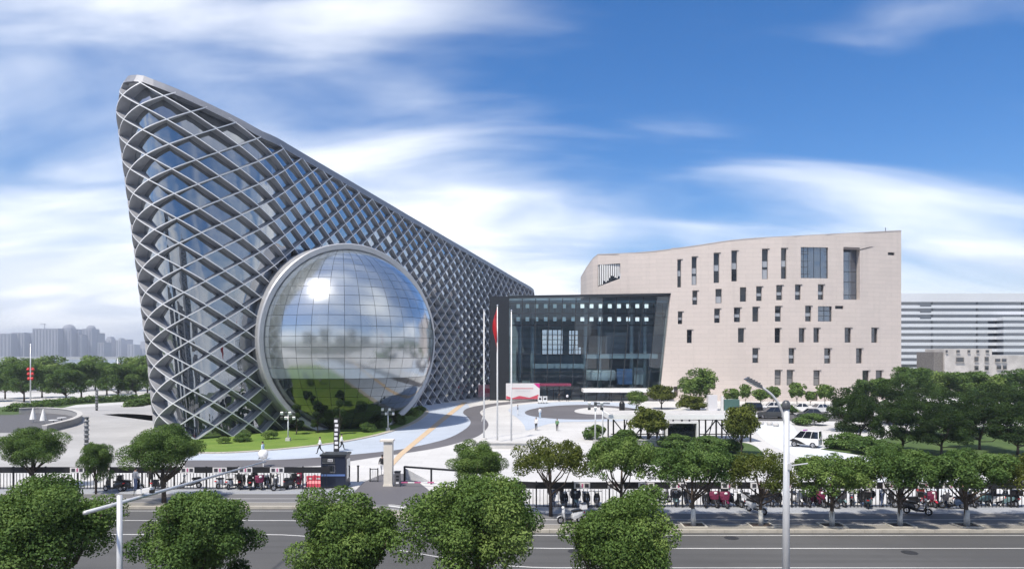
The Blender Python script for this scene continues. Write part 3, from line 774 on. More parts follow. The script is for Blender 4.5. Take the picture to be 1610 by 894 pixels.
# interior: floor, rear wall with a large window, galleries
M_inw = mat('hall_wall', (.22, .29, .33), .8, var=.3, vscale=.2); M_ing = mat('hall_gallery', (.36, .41, .44), .7)
xl, xr, yb = hp(800, 600).x, hp(1052, 600).x, HD + 15
mb = MB(); mb.box(((xl + xr) / 2, HD + 8, .02), (xr - xl, 15.5, .06)); mb.build('floor', mat('hall_floor', (.12, .13, .14), .35), hall)
rw = MB(); bk = HD + 15
def bp_(px, py): return Vector(((px - 805) / F0 * bk, bk, CAMZ - (py - HOR) / F0 * bk))
op = [(852, 518, 885, 557), (894, 519, 914, 557)]
xe = sorted(set([800.0, 1050.0] + [v for o in op for v in (o[0], o[2])])); ze = sorted(set([464.0, 640.0] + [v for o in op for v in (o[1], o[3])]))
for a, b in zip(xe, xe[1:]):
    for c, d in zip(ze, ze[1:]):
        if any(o[0] <= a and b <= o[2] and o[1] <= c and d <= o[3] for o in op): continue
        rw.face(bp_(a, d), bp_(b, d), bp_(b, c), bp_(a, c))
rwo = rw.build('rear_wall', M_inw, hall)
for o in op:
    wf = MB()
    for k in range(5): x = o[0] + (o[2] - o[0]) * k / 4; wf.beam(bp_(x, o[1]), bp_(x, o[3]), .18 + .1 * (k == 2), .2)
    for k in range(6): y = o[1] + (o[3] - o[1]) * k / 5; wf.beam(bp_(o[0], y), bp_(o[2], y), .2, .16)
    wf.build('rear_window_bars', M_mull, rwo)
lit = mat('ceiling_light', (1, 1, .97), .5, emit=.75); lit2 = mat('ceiling_light_dim', (.75, .9, .92), .5, emit=.12)
for r_, yy in ((0, 481), (1, 501.5)):                          # two rows of square light panels
    for k in range(17):
        px = 786 + 14.4 * k
        if px < 806: continue
        br_ = px > 903; s_ = .86 if br_ else .8
        if not br_ and r_ == 0 and k % 2: pass
        c = Vector(((px - 805) / F0 * (HD + 3), HD + 3, CAMZ - (yy - HOR) / F0 * (HD + 3)))
        mb = MB().box(c, (s_, .08, .9)); mb.build('light_panel', lit if br_ else lit2, hall)
mb = MB()
for yy in (474, 491, 510): a, b = hp(802, yy, 3.3), hp(1050, yy, 3.3); mb.beam(a, b, .25, .35)
for k in range(18): x = hp(802 + k * 14.4, 500, 3.3).x; mb.beam((x, HD + 3.35, hp(0, 512).z), (x, HD + 3.35, hp(0, 470).z), .12, .12)
mb.build('light_truss', M_mull, hall)
mb = MB(); mb.box(((xl + xr) / 2, HD + 8, hp(0, 468.5).z - .6), (xr - xl, 14, .5)); mb.build('ceiling', M_inw, hall)
mb = MB(); a, b = hp(838, 572), hp(920, 572); mb.box(((a.x + b.x) / 2, HD + 5.5, a.z - .5), (b.x - a.x, 6, 1.0)); mb.build('gallery', M_ing, hall)
mb = MB(); a, b = hp(922, 556), hp(1040, 556); mb.box(((a.x + b.x) / 2, HD + 8, a.z - .5), (b.x - a.x, 8, 1.1)); mb.build('gallery', M_ing, hall)
mb = MB(); a, b = hp(923, 590), hp(973, 590); mb.lathe([(3.4, -1.1), (3.55, -.6), (3.55, .6), (3.2, 1.1), (0, 1.1)], 32, ((a.x + b.x) / 2, HD + 4.5, a.z)); mb.build('round_balcony', mat('balcony_pale', (.5, .52, .54), .5), hall, True)
for px in (818, 838, 925, 948, 1000, 1022):
    p = hp(px, 600); mb = MB().tube([(p.x, HD + 6, 0), (p.x, HD + 6, 21)], .45, 12); mb.build('column', M_ing, hall, True)
for (p0, p1, y0, y1, ins, cm) in ((960, 996, 520, 556, 9, (.26, .28, .30)), (915, 948, 515, 545, 10, (.06, .065, .07)), (1012, 1035, 520, 600, 7, (.20, .22, .25)), (812, 842, 545, 600, 9, (.20, .22, .24)), (975, 1000, 580, 605, 5, (.12, .20, .38)), (1004, 1022, 578, 606, 6, (.42, .44, .46))):
    a, b = hp(p0, y1, ins), hp(p1, y0, ins); mb = MB().box(((a.x + b.x) / 2, HD + ins, (a.z + b.z) / 2), (b.x - a.x, .3, b.z - a.z)); mb.build('wall_panel', mat('panel_%d' % p0, cm, .7), hall)
# doors, canopy
mb = MB(); a, b = hp(848, 604), hp(897, 604); mb.box(((a.x + b.x) / 2, HD - .7, a.z), (b.x - a.x, 2.4, .5)); mb.build('door_canopy', mat('canopy_magenta', (.20, .03, .07), .5), hall)
for k in range(5):
    a = hp(852 + k * 9, 606); mb = MB(); mb.box((a.x, HD - .05, 1.4), (.14, .14, 2.8)); mb.build('door_post', M_dark, hall)
for k in range(4):
    a = hp(856.5 + k * 9, 606); mb = MB(); mb.face((a.x - .5, HD, .05), (a.x + .5, HD, .05), (a.x + .5, HD, 2.6), (a.x - .5, HD, 2.6)); mb.build('door', M_hallg, hall)
mb = MB(); a, b = hp(914, 613), hp(1052, 613); mb.box(((a.x + b.x) / 2, HD - 2.4, a.z + .1), (b.x - a.x, 4.4, .7)); mb.build('entrance_canopy', M_white, hall)
for px in (916, 957, 985, 1004, 1036):
    a = hp(px, 620); mb = MB(); mb.box((a.x, HD - 4.0, a.z / 1 * 0 + 1.1), (.22, .22, 2.3)); mb.build('canopy_post', M_dark, hall)
mb = MB(); a, b = hp(1010, 620), hp(1046, 620); mb.box(((a.x + b.x) / 2, HD - 1.2, 1.1), (b.x - a.x, 1.2, 2.2)); mb.build('side_wall', M_stone, hall)

# ------------------------------------------------------------------ striped office block, old house, far skyline
office = thing('striped_office_block', 'long white office block with dark ribbon windows behind the stone wing', 'building', (160, 262, 0))
M_of = mat('office_white', (.62, .64, .68), .6, var=.06, vscale=.05); M_ofg = glass_mat('office_glass', (.012, .014, .02), .12, .7, .05, body=1)
OD = 262.0
def opx(px, py): return Vector(((px - 805) / F0 * OD, OD, CAMZ - (py - HOR) / F0 * OD))
x0, x1 = opx(1395, 0).x, opx(1680, 0).x
mb = MB(); mb.box(((x0 + x1) / 2, OD + 9.2, opx(0, 475).z / 2), (x1 - x0, 17.4, opx(0, 475).z)); mb.build('core', M_ofg, office)
mb = MB(); a, b = opx(0, 474.5).z, opx(0, 461).z; mb.box(((x0 + x1) / 2, OD + 9, (a + b) / 2), (x1 - x0 + .4, 18.4, b - a)); mb.build('parapet', M_of, office)
yy = 479.5; k = 0
while yy < 592:
    a, b = opx(0, yy + 4.9).z, opx(0, yy).z; mb = MB(); mb.box(((x0 + x1) / 2, OD + 9, (a + b) / 2), (x1 - x0, 18.2, b - a)); mb.build('spandrel_band', M_of, office); yy += 9.75; k += 1
for k in range(48):
    x = x0 + (x1 - x0) * k / 48; mb = MB(); mb.box((x, OD + .12, 16), (.16, .2, 32)); 
    if k % 12 == 0: mb.build('window_mullion', M_dark, office)
for r_ in range(3):
    c = opx(1455, 477.5 + r_ * 9.75); mb = MB().box((c.x, OD + .3, c.z - .5), (4.2, .9, .9)); mb.build('balcony_recess', M_ofg, office)
a, b = opx(1566, 499), opx(1640, 590); MB().box(((a.x + b.x) / 2, OD - 2, a.z / 2), (b.x - a.x - .4, 3.4, a.z - .3)).build('end_bay_core', M_ofg, office); yy = 499.0
while yy < 592: z0_, z1_ = opx(0, yy + 5.0).z, opx(0, yy).z; MB().box(((a.x + b.x) / 2, OD - 2, (z0_ + z1_) / 2), (b.x - a.x, 3.8, z1_ - z0_)).build('end_bay_band', M_of, office); yy += 9.75
OD2 = 190.0
def o2(px, py): return Vector(((px - 805) / F0 * OD2, OD2, CAMZ - (py - HOR) / F0 * OD2))
house = thing('old_apartment_house', 'small weathered grey apartment house above the dark trees at right', 'building', (122, 195, 0))
M_old = mat('old_render', (.46, .44, .42), .9, var=.22, vscale=.3)
def hbox(p0, p1, ytop, dep, m, nm='wall', y=0.0):
    a, b = o2(p0, ytop), o2(p1, ytop); mb = MB().box(((a.x + b.x) / 2, OD2 + dep / 2 + y, a.z / 2), (b.x - a.x, dep, a.z)); return mb.build(nm, m, house)
hbox(1485, 1559.5, 548, 9, M_old); hbox(1560, 1640, 558, 9, M_old, y=.4); hbox(1470, 1484.5, 553, 8, mat('old_dark', (.16, .15, .14), .9, var=.3), 'wall', .6)
hbox(1484, 1640, 546.5, .01, M_old, 'eaves') if False else None
for (px, py, w_, h_) in [(1488, 552, 3, 4), (1506, 552, 5, 4), (1523, 552, 4, 4), (1537, 552, 4, 4), (1552, 552, 5, 4), (1509, 565, 12, 7), (1535, 564, 6, 7), (1551, 564, 6, 7), (1535, 578, 6, 7), (1551, 578, 6, 7), (1570, 566, 8, 5), (1580, 566, 7, 5), (1572, 577, 7, 6), (1581, 577, 6, 6)]:
    c = o2(px, py); mb = MB().box((c.x, OD2 - .05 + (.4 if px > 1560 else 0), c.z), (w_ / F0 * OD2, .24, h_ / F0 * OD2)); wn = mb.build('window', M_old if False else mat('old_frame', (.10, .095, .09), .7), house)
    mb = MB().box((c.x, OD2 - .12 + (.4 if px > 1560 else 0), c.z), (w_ / F0 * OD2 * .75, .16, h_ / F0 * OD2 * .75)); mb.build('pane', M_wpane, wn)
    mb = MB().box((c.x, OD2 - .2 + (.4 if px > 1560 else 0), c.z - h_ / F0 * OD2 * .6), (w_ / F0 * OD2 * 1.15, .35, .12)); mb.build('sill', M_old, wn)

SKD = 2050.0
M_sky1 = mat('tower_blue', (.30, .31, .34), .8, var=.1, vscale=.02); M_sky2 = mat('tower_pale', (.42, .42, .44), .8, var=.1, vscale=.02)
def tower(px0, px1, ytop, cap, d=0.0, m=M_sky1, lab=''):
    D_ = SKD + d; a = (px0 - 805) / F0 * D_; b = (px1 - 805) / F0 * D_; h = CAMZ - (ytop - HOR) / F0 * D_
    t = thing('high_rise', lab, 'building', ((a + b) / 2, D_, 0), 0, 'hazy high-rises across the river'); w_ = b - a
    hb_ = h if cap == 'f' else h - w_ * .42
    mb = MB().box(((a + b) / 2, D_ + 20, hb_ / 2), (w_, 40, hb_)); mb.build('shaft', m, t)
    nw = max(2, int(w_ / 9)); st = MB()
    for k in range(nw): st.box((a + w_ * (k + .5) / nw, D_ - .3, hb_ * .5), (w_ / nw * .35, 1.2, hb_ * .92))
    st.build('window_strips', mat('tower_strip', (.12, .13, .16), .6), t)
    if cap == 'd': mb = MB().lathe([(w_ * .46, 0), (w_ * .46, w_ * .12), (w_ * .36, w_ * .28), (w_ * .2, w_ * .38), (0, w_ * .42)], 16, ((a + b) / 2, D_ + 20, hb_)); mb.build('dome_top', m, t)
    if cap == 's':
        for q in (.72, .42): hb2 = w_ * .21; mb = MB().box(((a + b) / 2, D_ + 20, hb_ + hb2 * (.5 if q > .5 else 1.5)), (w_ * q, 26, hb2)); mb.build('setback', m, t)
    return t
SKY = [(-6, 17, 524, 'f', 'grey slab high-rise at the far left edge of the skyline'), (18, 38, 522.5, 'f', 'pale grid-windowed slab tower at the left end of the skyline'), (39, 50, 523, 'f', 'narrow plain tower left of the widest skyline block'), (51, 91, 516, 'f', 'widest flat-topped block of the skyline, with a crane on top'), (92, 112, 509, 'd', 'tallest round-topped tower right of the widest skyline block'), (113, 124, 517, 's', 'stepped tower right of the tallest round-topped tower'), (125, 129, 526, 'f', 'low link block between the two round-topped towers'), (129.5, 144, 510.5, 'd', 'second round-topped tower of the skyline'), (145, 153, 523, 'f', 'slim tower right of the second round-topped tower'), (153.5, 163, 538, 'f', 'low block in the gap of the skyline')]
for i, (a, b, c, d, l) in enumerate(SKY): tower(a, b, c, d, (i % 3) * 25, M_sky1, l)
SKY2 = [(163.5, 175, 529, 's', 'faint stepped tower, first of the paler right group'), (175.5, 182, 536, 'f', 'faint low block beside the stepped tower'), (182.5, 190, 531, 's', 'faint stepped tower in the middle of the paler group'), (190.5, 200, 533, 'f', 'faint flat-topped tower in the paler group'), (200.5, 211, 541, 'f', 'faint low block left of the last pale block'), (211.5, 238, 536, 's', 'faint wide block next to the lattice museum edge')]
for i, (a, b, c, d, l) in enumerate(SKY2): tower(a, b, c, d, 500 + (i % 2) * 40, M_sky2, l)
for i, (a, b, c, d, l) in enumerate([(-110, -70, 520, 'f', ''), (-68, -40, 514, 's', ''), (-38, -8, 527, 'f', '')][:0]): pass
cr = thing('tower_crane', 'thin tower crane on the widest skyline block', 'crane', tuple(at(70, 516, SKD + 40)))
p = at(70, 516, SKD + 40); mb = MB().box((p.x, p.y, p.z + 7), (1.6, 1.6, 14)); mb.build('mast', M_sky1, cr)
mb = MB().box((p.x - 4, p.y, p.z + 12.5), (18, 1.6, 1.6)); mb.build('jib', M_sky1, cr)
mb = MB()
fb = thing('far_embankment', 'long low pale embankment along the far river bank', 'embankment', (-1300, 1790, 0))
mb.box((-1500, 1800, 3.0), (2600, 20, 6.4)); mb.build('embankment_wall', mat('embankment', (.40, .40, .39), .9), fb)

# city blocks across the street, behind the viewpoint (they show in the glass dome)
for k, (x, y, w_, d_, h, c, lab) in enumerate([(-95, -70, 46, 18, 34, (.42, .40, .37), 'broad cream apartment slab across the street at the west end'), (-38, -86, 34, 20, 52, (.34, .36, .39), 'tall grey apartment tower across the street'), (16, -72, 40, 18, 28, (.46, .42, .38), 'low tan office slab across the street behind the viewpoint'), (68, -92, 30, 20, 60, (.38, .39, .42), 'tallest grey tower across the street'), (116, -72, 44, 18, 30, (.44, .41, .37), 'cream slab across the street at the east end')]):
    t = thing('city_block', lab, 'building', (x, y, 0)); MB().box((x, y, h / 2), (w_, d_, h)).build('wall', mat('city_wall_%d' % k, c, .85, var=.1, vscale=.1), t); yw = y + d_ / 2
    MB().box((x, y, h + .5), (w_ + .6, d_ + .6, 1.0)).build('parapet', mat('city_wall_%d' % k, c), t)
    z = 3.0
    while z < h - 2: MB().box((x, yw + .02, z), (w_ * .9, .14, 1.5)).build('window_band', M_wpane, t); z += 3.4
# ------------------------------------------------------------------ trees
def leaf_mesh(name, clumps, n, size, m, seed, upbias=.25):
    rng = np.random.default_rng(seed); cl = np.array(clumps)               # x,y,z,r
    w_ = cl[:, 3] ** 2; w_ /= w_.sum(); idx = rng.choice(len(cl), n, p=w_)
    d = rng.normal(size=(n, 3)); d[:, 2] += upbias; d /= np.linalg.norm(d, axis=1)[:, None]
    r = cl[idx, 3] * (0.45 + 0.62 * rng.random(n) ** .55)
    pos = cl[idx, :3] + d * r[:, None] * np.array([1, 1, .8])
    nn = d * .8 + rng.normal(size=(n, 3)) * .45 + np.array([0, 0, .25]); nn /= np.linalg.norm(nn, axis=1)[:, None]
    t = np.cross(nn, rng.normal(size=(n, 3))); t /= np.linalg.norm(t, axis=1)[:, None]; b = np.cross(nn, t)
    s = size * (0.65 + .7 * rng.random(n))[:, None]
    droop = nn * s * .18
    v = np.stack([pos - t * s * .5, pos - b * s * .29 + droop, pos + t * s * .5 - droop, pos + b * s * .29 + droop], 1).reshape(-1, 3)
    me = bpy.data.meshes.new(name); me.vertices.add(4 * n); me.vertices.foreach_set('co', v.astype(np.float32).ravel())
    me.loops.add(4 * n); me.loops.foreach_set('vertex_index', np.arange(4 * n, dtype=np.int32))
    me.polygons.add(n); me.polygons.foreach_set('loop_start', np.arange(0, 4 * n, 4, dtype=np.int32))
    try: me.polygons.foreach_set('loop_total', np.full(n, 4, dtype=np.int32))
    except Exception: pass
    me.update(calc_edges=True)
    a = me.attributes.new('tint', 'FLOAT', 'POINT')
    ct = rng.random(len(cl)); ti = np.clip(.58 * ct[idx] + .42 * rng.random(n), 0, 1); a.data.foreach_set('value', np.repeat(ti, 4).astype(np.float32))
    me.materials.append(m); return me

def tree_proto(seed, kind, leafm, n, size, trunk_h, W, H, limbs=6, tr=.11):
    """local tree, base at 0: W crown width, H total height"""
    rd = random.Random(seed); cl = []
    rx = W / 2; zc = (trunk_h + H) / 2; rz = (H - trunk_h) / 2
    if kind == 'round':
        for i in range(58):
            u = rd.random() * 2 * math.pi; ph = math.asin(rd.uniform(-.85, 1)); k = rd.uniform(.5, .88)
            bul = 1 + .42 * mnoise.noise(Vector((math.cos(u) * 1.5, math.sin(u) * 1.5, ph * 1.5 + seed)))
            sq = 1.0 - .22 * max(0, math.sin(ph))
            cl.append((rx * k * bul * sq * math.cos(ph) * math.cos(u), rx * k * bul * sq * math.cos(ph) * math.sin(u), zc + rz * k * bul * math.sin(ph), rx * rd.uniform(.13, .31)))
        for i in range(8): cl.append((rd.uniform(-.4, .4) * rx, rd.uniform(-.4, .4) * rx, zc + rd.uniform(-.4, .4) * rz, rx * .4))
    elif kind == 'umbrella':
        for i in range(62):
            u = rd.random() * 2 * math.pi; q = math.sqrt(rd.random()) * .86
            zz_ = zc + rz * (.62 * math.sqrt(max(0, 1 - q * q)) - .35) + rd.uniform(-.62, .22) * rz
            cl.append((rx * q * math.cos(u), rx * q * math.sin(u), zz_, rx * rd.uniform(.11, .25)))
    elif kind == 'layer':
        for i in range(60):
            u = rd.random() * 2 * math.pi; q = math.sqrt(rd.random()) * .9; h = rd.choice((-.7, -.3, .1, .45, .75)) 
            lim_ = math.sqrt(max(.1, 1 - h * h)) if h > 0 else 1
            cl.append((rx * q * lim_ * math.cos(u), rx * q * lim_ * math.sin(u), zc + rz * h + rd.uniform(-.08, .08) * rz, rx * rd.uniform(.17, .28)))
    elif kind == 'dome':
        for i in range(16):
            u = rd.random() * 2 * math.pi; ph = math.asin(rd.uniform(0, 1)); cl.append((rx * .7 * math.cos(ph) * math.cos(u), rx * .7 * math.cos(ph) * math.sin(u), H * (.25 + .5 * math.sin(ph)), rx * .36))
    elif kind == 'pompom':
        for (x, y, z, r) in ((0, 0, .88, .5), (.5, .1, .68, .42), (-.5, -.1, .62, .45), (.1, .5, .45, .42), (-.2, -.5, .38, .42), (.35, -.2, .28, .38)): cl.append((x * rx, y * rx, z * H, r * rx))
    crown = leaf_mesh('crown', cl, n, size, leafm, seed)
    tm = MB(); th = trunk_h + rz * .5
    bx, by = rd.uniform(-.08, .08), rd.uniform(-.08, .08)
    tm.tube([(0, 0, -.1), (bx * .4, by * .4, trunk_h * .5), (bx, by, trunk_h), (bx * 1.3, by * 1.3, th)], [tr * 1.25, tr, tr * .85, tr * .5], 9)
    for k in range(limbs):
        c = cl[rd.randrange(len(cl))]; z0 = trunk_h * rd.uniform(.62, 1.0); s = Vector((bx * z0 / trunk_h, by * z0 / trunk_h, z0)); e = Vector(c[:3]); mid = s.lerp(e, .5) + Vector((0, 0, -.12 * (e - s).length)) + Vector((rd.uniform(-.1, .1), rd.uniform(-.1, .1), 0)) * rx
        tm.tube([s, mid, e], [tr * .55, tr * .38, tr * .12], 6)
    trunk = tm.mesh('trunk', M_bark, smooth=True)
    return trunk, crown
def place_tree(proto, px, D, label, sw=1.0, sh=1.0, rz=None, name='tree', cat='tree', group=None, z=0.0, lime=0.0):
    X_ = (px - 805) / F0 * D
    o = thing(name, label, cat, (X_, D, z), random.random() * 6.28 if rz is None else rz, group); o.scale = (sw, sw, sh)
    if proto[0]: link('trunk', proto[0], o)
    link('crown', proto[1], o)
    if lime:
        mb = MB().tube([(0, 0, -.02), (0, 0, lime)], [.155, .132], 10); link('limewash_band', mb.mesh('limewash_band', M_lime, smooth=True), o)
    return o
NA = tree_proto(11, 'round', M_leafA, 44000, .10, 1.9, 5.0, 6.0, 8, .14)
NB = tree_proto(12, 'round', M_leafB, 44000, .10, 1.7, 5.0, 6.0, 8, .14)
NC = tree_proto(13, 'round', M_leafA, 44000, .10, 1.6, 4.4, 5.5, 8, .13)
ND = tree_proto(16, 'round', M_leafB, 44000, .10, 1.6, 4.6, 5.6, 8, .13)
place_tree(NB, 66, 25.0, 'big dark green tree filling the bottom left corner of the view', 1.08, 1.02, z=-.13, name='broadleaf_tree')
place_tree(ND, 308, 25.0, 'round green tree in front of the white mast arm, bottom left', .97, 1.0, z=-.13, name='broadleaf_tree')
place_tree(NC, 543, 25.0, 'round bright green tree in front of the gate entrance', .96, .99, z=-.13, name='broadleaf_tree')
place_tree(NA, 752, 25.0, 'largest bright green tree at the bottom centre', 1.03, 1.03, z=-.13, name='broadleaf_tree')
place_tree(NC, 980, 25.0, 'dark green tree with pointed top below the silver scooter', .98, .99, 2.2, z=-.13, name='broadleaf_tree')
UA = tree_proto(21, 'umbrella', M_leafA, 15000, .13, 1.9, 4.9, 5.1, 9, .11)
UB = tree_proto(22, 'umbrella', M_leafB, 16000, .13, 1.9, 5.1, 5.1, 9, .11)
UC = tree_proto(23, 'umbrella', M_leafC, 10000, .12, 1.9, 4.7, 5.3, 11, .10)
SG = 'street trees in the verge pits'
ST = [(1090, UB, 'green street tree in the first verge pit right of the silver scooter', .98, 1.04), (1196, UC, 'thin-crowned street tree just left of the tall lamp post', .98, .96), (1308, UA, 'spreading street tree just right of the tall lamp post', 1.05, .90), (1415, UB, 'flat-crowned street tree between the two right verge pits', 1.0, 1.0), (1520, UB, 'wide dark street tree second from the right edge', 1.08, .98), (1632, UC, 'street tree cut off by the right edge of the view', 1.0, .92)]
M_pit = mat('pit_frame', (.50, .47, .40), .85)
for px, pr, lab, sw, sh in ST:
    D = 41.15; X_ = (px - 805) / F0 * D
    place_tree(pr, px, D, lab, sw, sh, name='street_tree', group=SG, lime=.95)
    pit = thing('tree_pit', 'soil pit of the ' + ' '.join(lab.split()[:12]), 'tree pit', (X_, D, 0), 0, 'tree pits')
    mb = MB(); mb.face((X_ - .62, D - .5, .012), (X_ + .62, D - .5, .012), (X_ + .62, D + .5, .012), (X_ - .62, D + .5, .012)); mb.build('soil', M_soil, pit)
    for (cx, cy, sx, sy) in ((0, -.55, 1.4, .09), (0, .55, 1.4, .09), (-.66, 0, .09, 1.0), (.66, 0, .09, 1.0)):
        mb = MB().box((X_ + cx, D + cy, .03), (sx, sy, .07)); mb.build('edge_stone', M_pit, pit)
place_tree(UC, 866, 43.5, 'slender open-crowned tree with dark forked trunk left of the silver scooter', 1.02, 1.06, 1.0, name='street_tree', group=SG)
place_tree(UA, 976, 43.0, 'bushy street tree behind the dark pointed tree', .92, 1.08, 2.0, name='street_tree', group=SG)
place_tree(NC, 750, 47.0, 'half-hidden tree behind the largest centre tree', .86, .78, name='street_tree')
place_tree(NB, 258, 47.5, 'full round dark tree in front of the lattice museum corner', 1.0, .94, name='street_tree')
place_tree(ND, 151, 50.5, 'small dark tree behind the fence below the ribbed pillar', .54, .70, name='street_tree')
place_tree(NB, 52, 52.0, 'flat dark tree at the left edge by the fence', .95, .82, name='street_tree')
# plaza and background trees
PA = tree_proto(31, 'round', M_leafC, 6000, .26, 1.2, 4.4, 4.4, 7, .09)
PB = tree_proto(32, 'layer', M_leafD, 9000, .28, 2.0, 8.0, 8.5, 8, .16)
PC = tree_proto(33, 'layer', M_leafB, 12000, .30, 2.0, 8.0, 8.0, 8, .16)
PD = tree_proto(34, 'round', M_leafA, 6000, .32, 1.6, 6.5, 7.5, 7, .12)
PE = tree_proto(35, 'dome', M_leafB, 2500, .16, .1, 2.2, 1.4, 0, .02)
PF = tree_proto(36, 'dome', M_leafA, 2500, .16, .1, 2.2, 1.4, 0, .02)
PG = tree_proto(37, 'pompom', M_leafD, 3000, .18, 1.0, 2.4, 4.6, 6, .08)
PH = tree_proto(38, 'round', M_leafA, 2200, .30, .8, 2.6, 3.4, 4, .05)
place_tree(PA, 1020, 77, 'olive round tree in front of the white pergola roof', 1.0, 1.0)
place_tree(PA, 1166, 70, 'tall olive tree at the right end of the white pergola', .78, 1.18)
place_tree(PD, 1099, 126, 'bright green tree standing against the beige stone wall', 1.1, 1.05)
place_tree(PA, 1040, 130, 'pale olive tree beside the hall canopy', 1.3, 1.05)
place_tree(PD, 1001, 128, 'low light green tree right of the plaza disc', .62, .48)
place_tree(PA, 1087, 112, 'dark olive bush-like tree in front of the bright green tree', 1.1, .85)
for k, (px, D, lab, sw, sh) in enumerate([(1150, 138, 'first clipped sapling by the stone wall, left of the cars', 1.3, 1.1), (1172, 140, 'slim sapling second along the stone wall', .9, 1.35), (1196, 139, 'rounded sapling behind the black van', 1.4, 1.05), (1216, 141, 'slim sapling left of the lamp post top', 1.2, 1.2), (1253, 140, 'feathery sapling right of the lamp post top', 1.3, 1.45), (1274, 140, 'small sapling beside the brown door', .9, .9), (1297, 139, 'feathery sapling right of the brown door', 1.3, 1.35)]):
    place_tree(PH, px, D, lab, sw, sh, name='sapling', group='saplings along the stone wall')
RT_ = [(1330, 92, PB, .75, .68, 'dark tree at the right end of the parked cars'), (1372, 110, PC, .85, .78, 'dark layered tree below the last stone-wing windows'), (1405, 100, PB, .8, .78, 'dark tree at the corner of the stone wing'), (1436, 128, PC, 1.05, .96, 'tall green tree below the striped office block'), (1478, 135, PD, 1.35, .95, 'broad green tree left of the old apartment house'), (1516, 130, PC, 1.1, .86, 'broad green tree in front of the old apartment house'), (1560, 128, PD, 1.3, .88, 'broad green tree right of the old apartment house wall'), (1606, 126, PC, 1.1, .92, 'broad green tree at the right edge of the far grove'), (1450, 88, PB, .8, .66, 'black-green tree in the middle of the right lawn'), (1505, 84, PB, .8, .66, 'black-green tree right of the middle of the lawn'), (1565, 92, PB, .85, .72, 'black-green tree near the right edge of the lawn'), (1625, 88, PB, .85, .75, 'black-green tree at the right frame edge of the lawn'), (1352, 78, PB, .62, .66, 'small dark tree behind the white patrol van'), (1420, 72, PB, .75, .62, 'low dark tree behind the flat-crowned street tree'), (1480, 70, PB, .7, .6, 'low dark tree in the gap between two street trees'), (1540, 74, PB, .72, .66, 'low dark tree above the right end of the fence'), (1600, 70, PB, .7, .62, 'low dark tree above the fence at the right edge')]
for px, D, pr, sw, sh, lab in RT_: place_tree(pr, px, D, lab, sw, sh, name='dark_tree', group='trees of the right grove')
LT_ = [(-30, 150, PC, 1.1, .95), (8, 160, PC, 1.0, 1.0), (38, 150, PC, 1.05, 1.02), (66, 165, PC, 1.0, .90), (84, 190, PD, 1.6, 1.35), (104, 150, PC, 1.0, .85), (128, 160, PC, 1.15, 1.05), (150, 200, PD, 1.7, 1.35), (168, 175, PC, 1.1, 1.0), (186, 158, PC, 1.1, .98), (206, 195, PD, 1.6, 1.3), (214, 160, PC, 1.05, .9), (232, 185, PD, 1.5, 1.35), (246, 170, PC, 1.1, 1.0), (25, 200, PD, 1.6, 1.3), (55, 210, PD, 1.6, 1.25)]
LL = ['tree of the far left row seen whole between road and river', ]
nm = ['outermost', 'second', 'third', 'fourth', 'fifth', 'sixth', 'seventh', 'eighth', 'ninth', 'tenth', 'eleventh', 'twelfth', 'thirteenth', 'fourteenth', 'fifteenth', 'sixteenth']
order = sorted(range(len(LT_)), key=lambda i: LT_[i][0])
for r_, i in enumerate(order):
    px, D, pr, sw, sh = LT_[i]; place_tree(pr, px, D, '%s green tree from the left in the row along the river road' % nm[r_], sw, sh, name='roadside_tree', group='trees along the river road')
SH = [(383, 694, 1.0, .8, PE, 'low dark shrub on the lawn below the lattice'), (424, 690, 1.0, .8, PF, 'low light shrub on the lawn left of the lamp mast'), (352, 697, .8, .6, PF, 'small round shrub at the left tip of the lawn'), (577, 679, 1.1, 1.0, PE, 'first clipped ball shrub below the right of the glass ball'), (604, 673, 1.15, 1.25, PE, 'largest clipped ball shrub beside the right lamp mast'), (626, 667, 1.1, 1.2, PE, 'third clipped ball shrub along the lawn edge'), (646, 658, 1.2, 1.1, PF, 'light shrub near the right tip of the lawn'), (660, 650, 1.1, 1.0, PF, 'last light shrub at the right tip of the lawn'), (936, 690, 1.4, 1.3, PE, 'round shrub left of the pergola'), (985, 697, 1.6, 1.2, PE, 'wide dark hedge ball below the pergola'), (1062, 703, 1.8, 1.1, PE, 'wide hedge below the white framed kiosk'), (1110, 706, 1.9, 1.1, PE, 'hedge below the dark pergola bracing'), (1140, 712, 1.6, 1.1, PE, 'hedge below the right end of the pergola'), (1330, 705, 2.0, 1.3, PE, 'dark hedge right of the patrol van'), (1365, 712, 2.0, 1.3, PE, 'dark hedge farther right of the patrol van'), (1400, 722, 1.8, 1.2, PE, 'dark hedge at the bend of the drive'), (1275, 668, 2.2, 1.3, PE, 'dark hedge in front of the parked cars'), (1235, 650, 2.0, 1.2, PE, 'hedge behind the lamp post')]
for px, py, sw, sh, pr, lab in SH:
    D = CAMZ * F0 / (py - HOR); place_tree((None, pr[1]), px, D, lab, sw, sh, name='shrub', cat='shrub', group='clipped shrubs')
for px, D, sw, sh, lab in [(466, 88, .9, .85, 'dark cloud-pruned tree left of the two before the glass ball'), (500, 90, 1.0, .8, 'middle dark cloud-pruned tree before the glass ball'), (534, 88, .75, .98, 'dark cloud-pruned tree behind the black and white signboard')]:
    place_tree(PG, px, D, lab, sw, sh, name='pruned_tree', group='cloud-pruned trees before the glass ball')
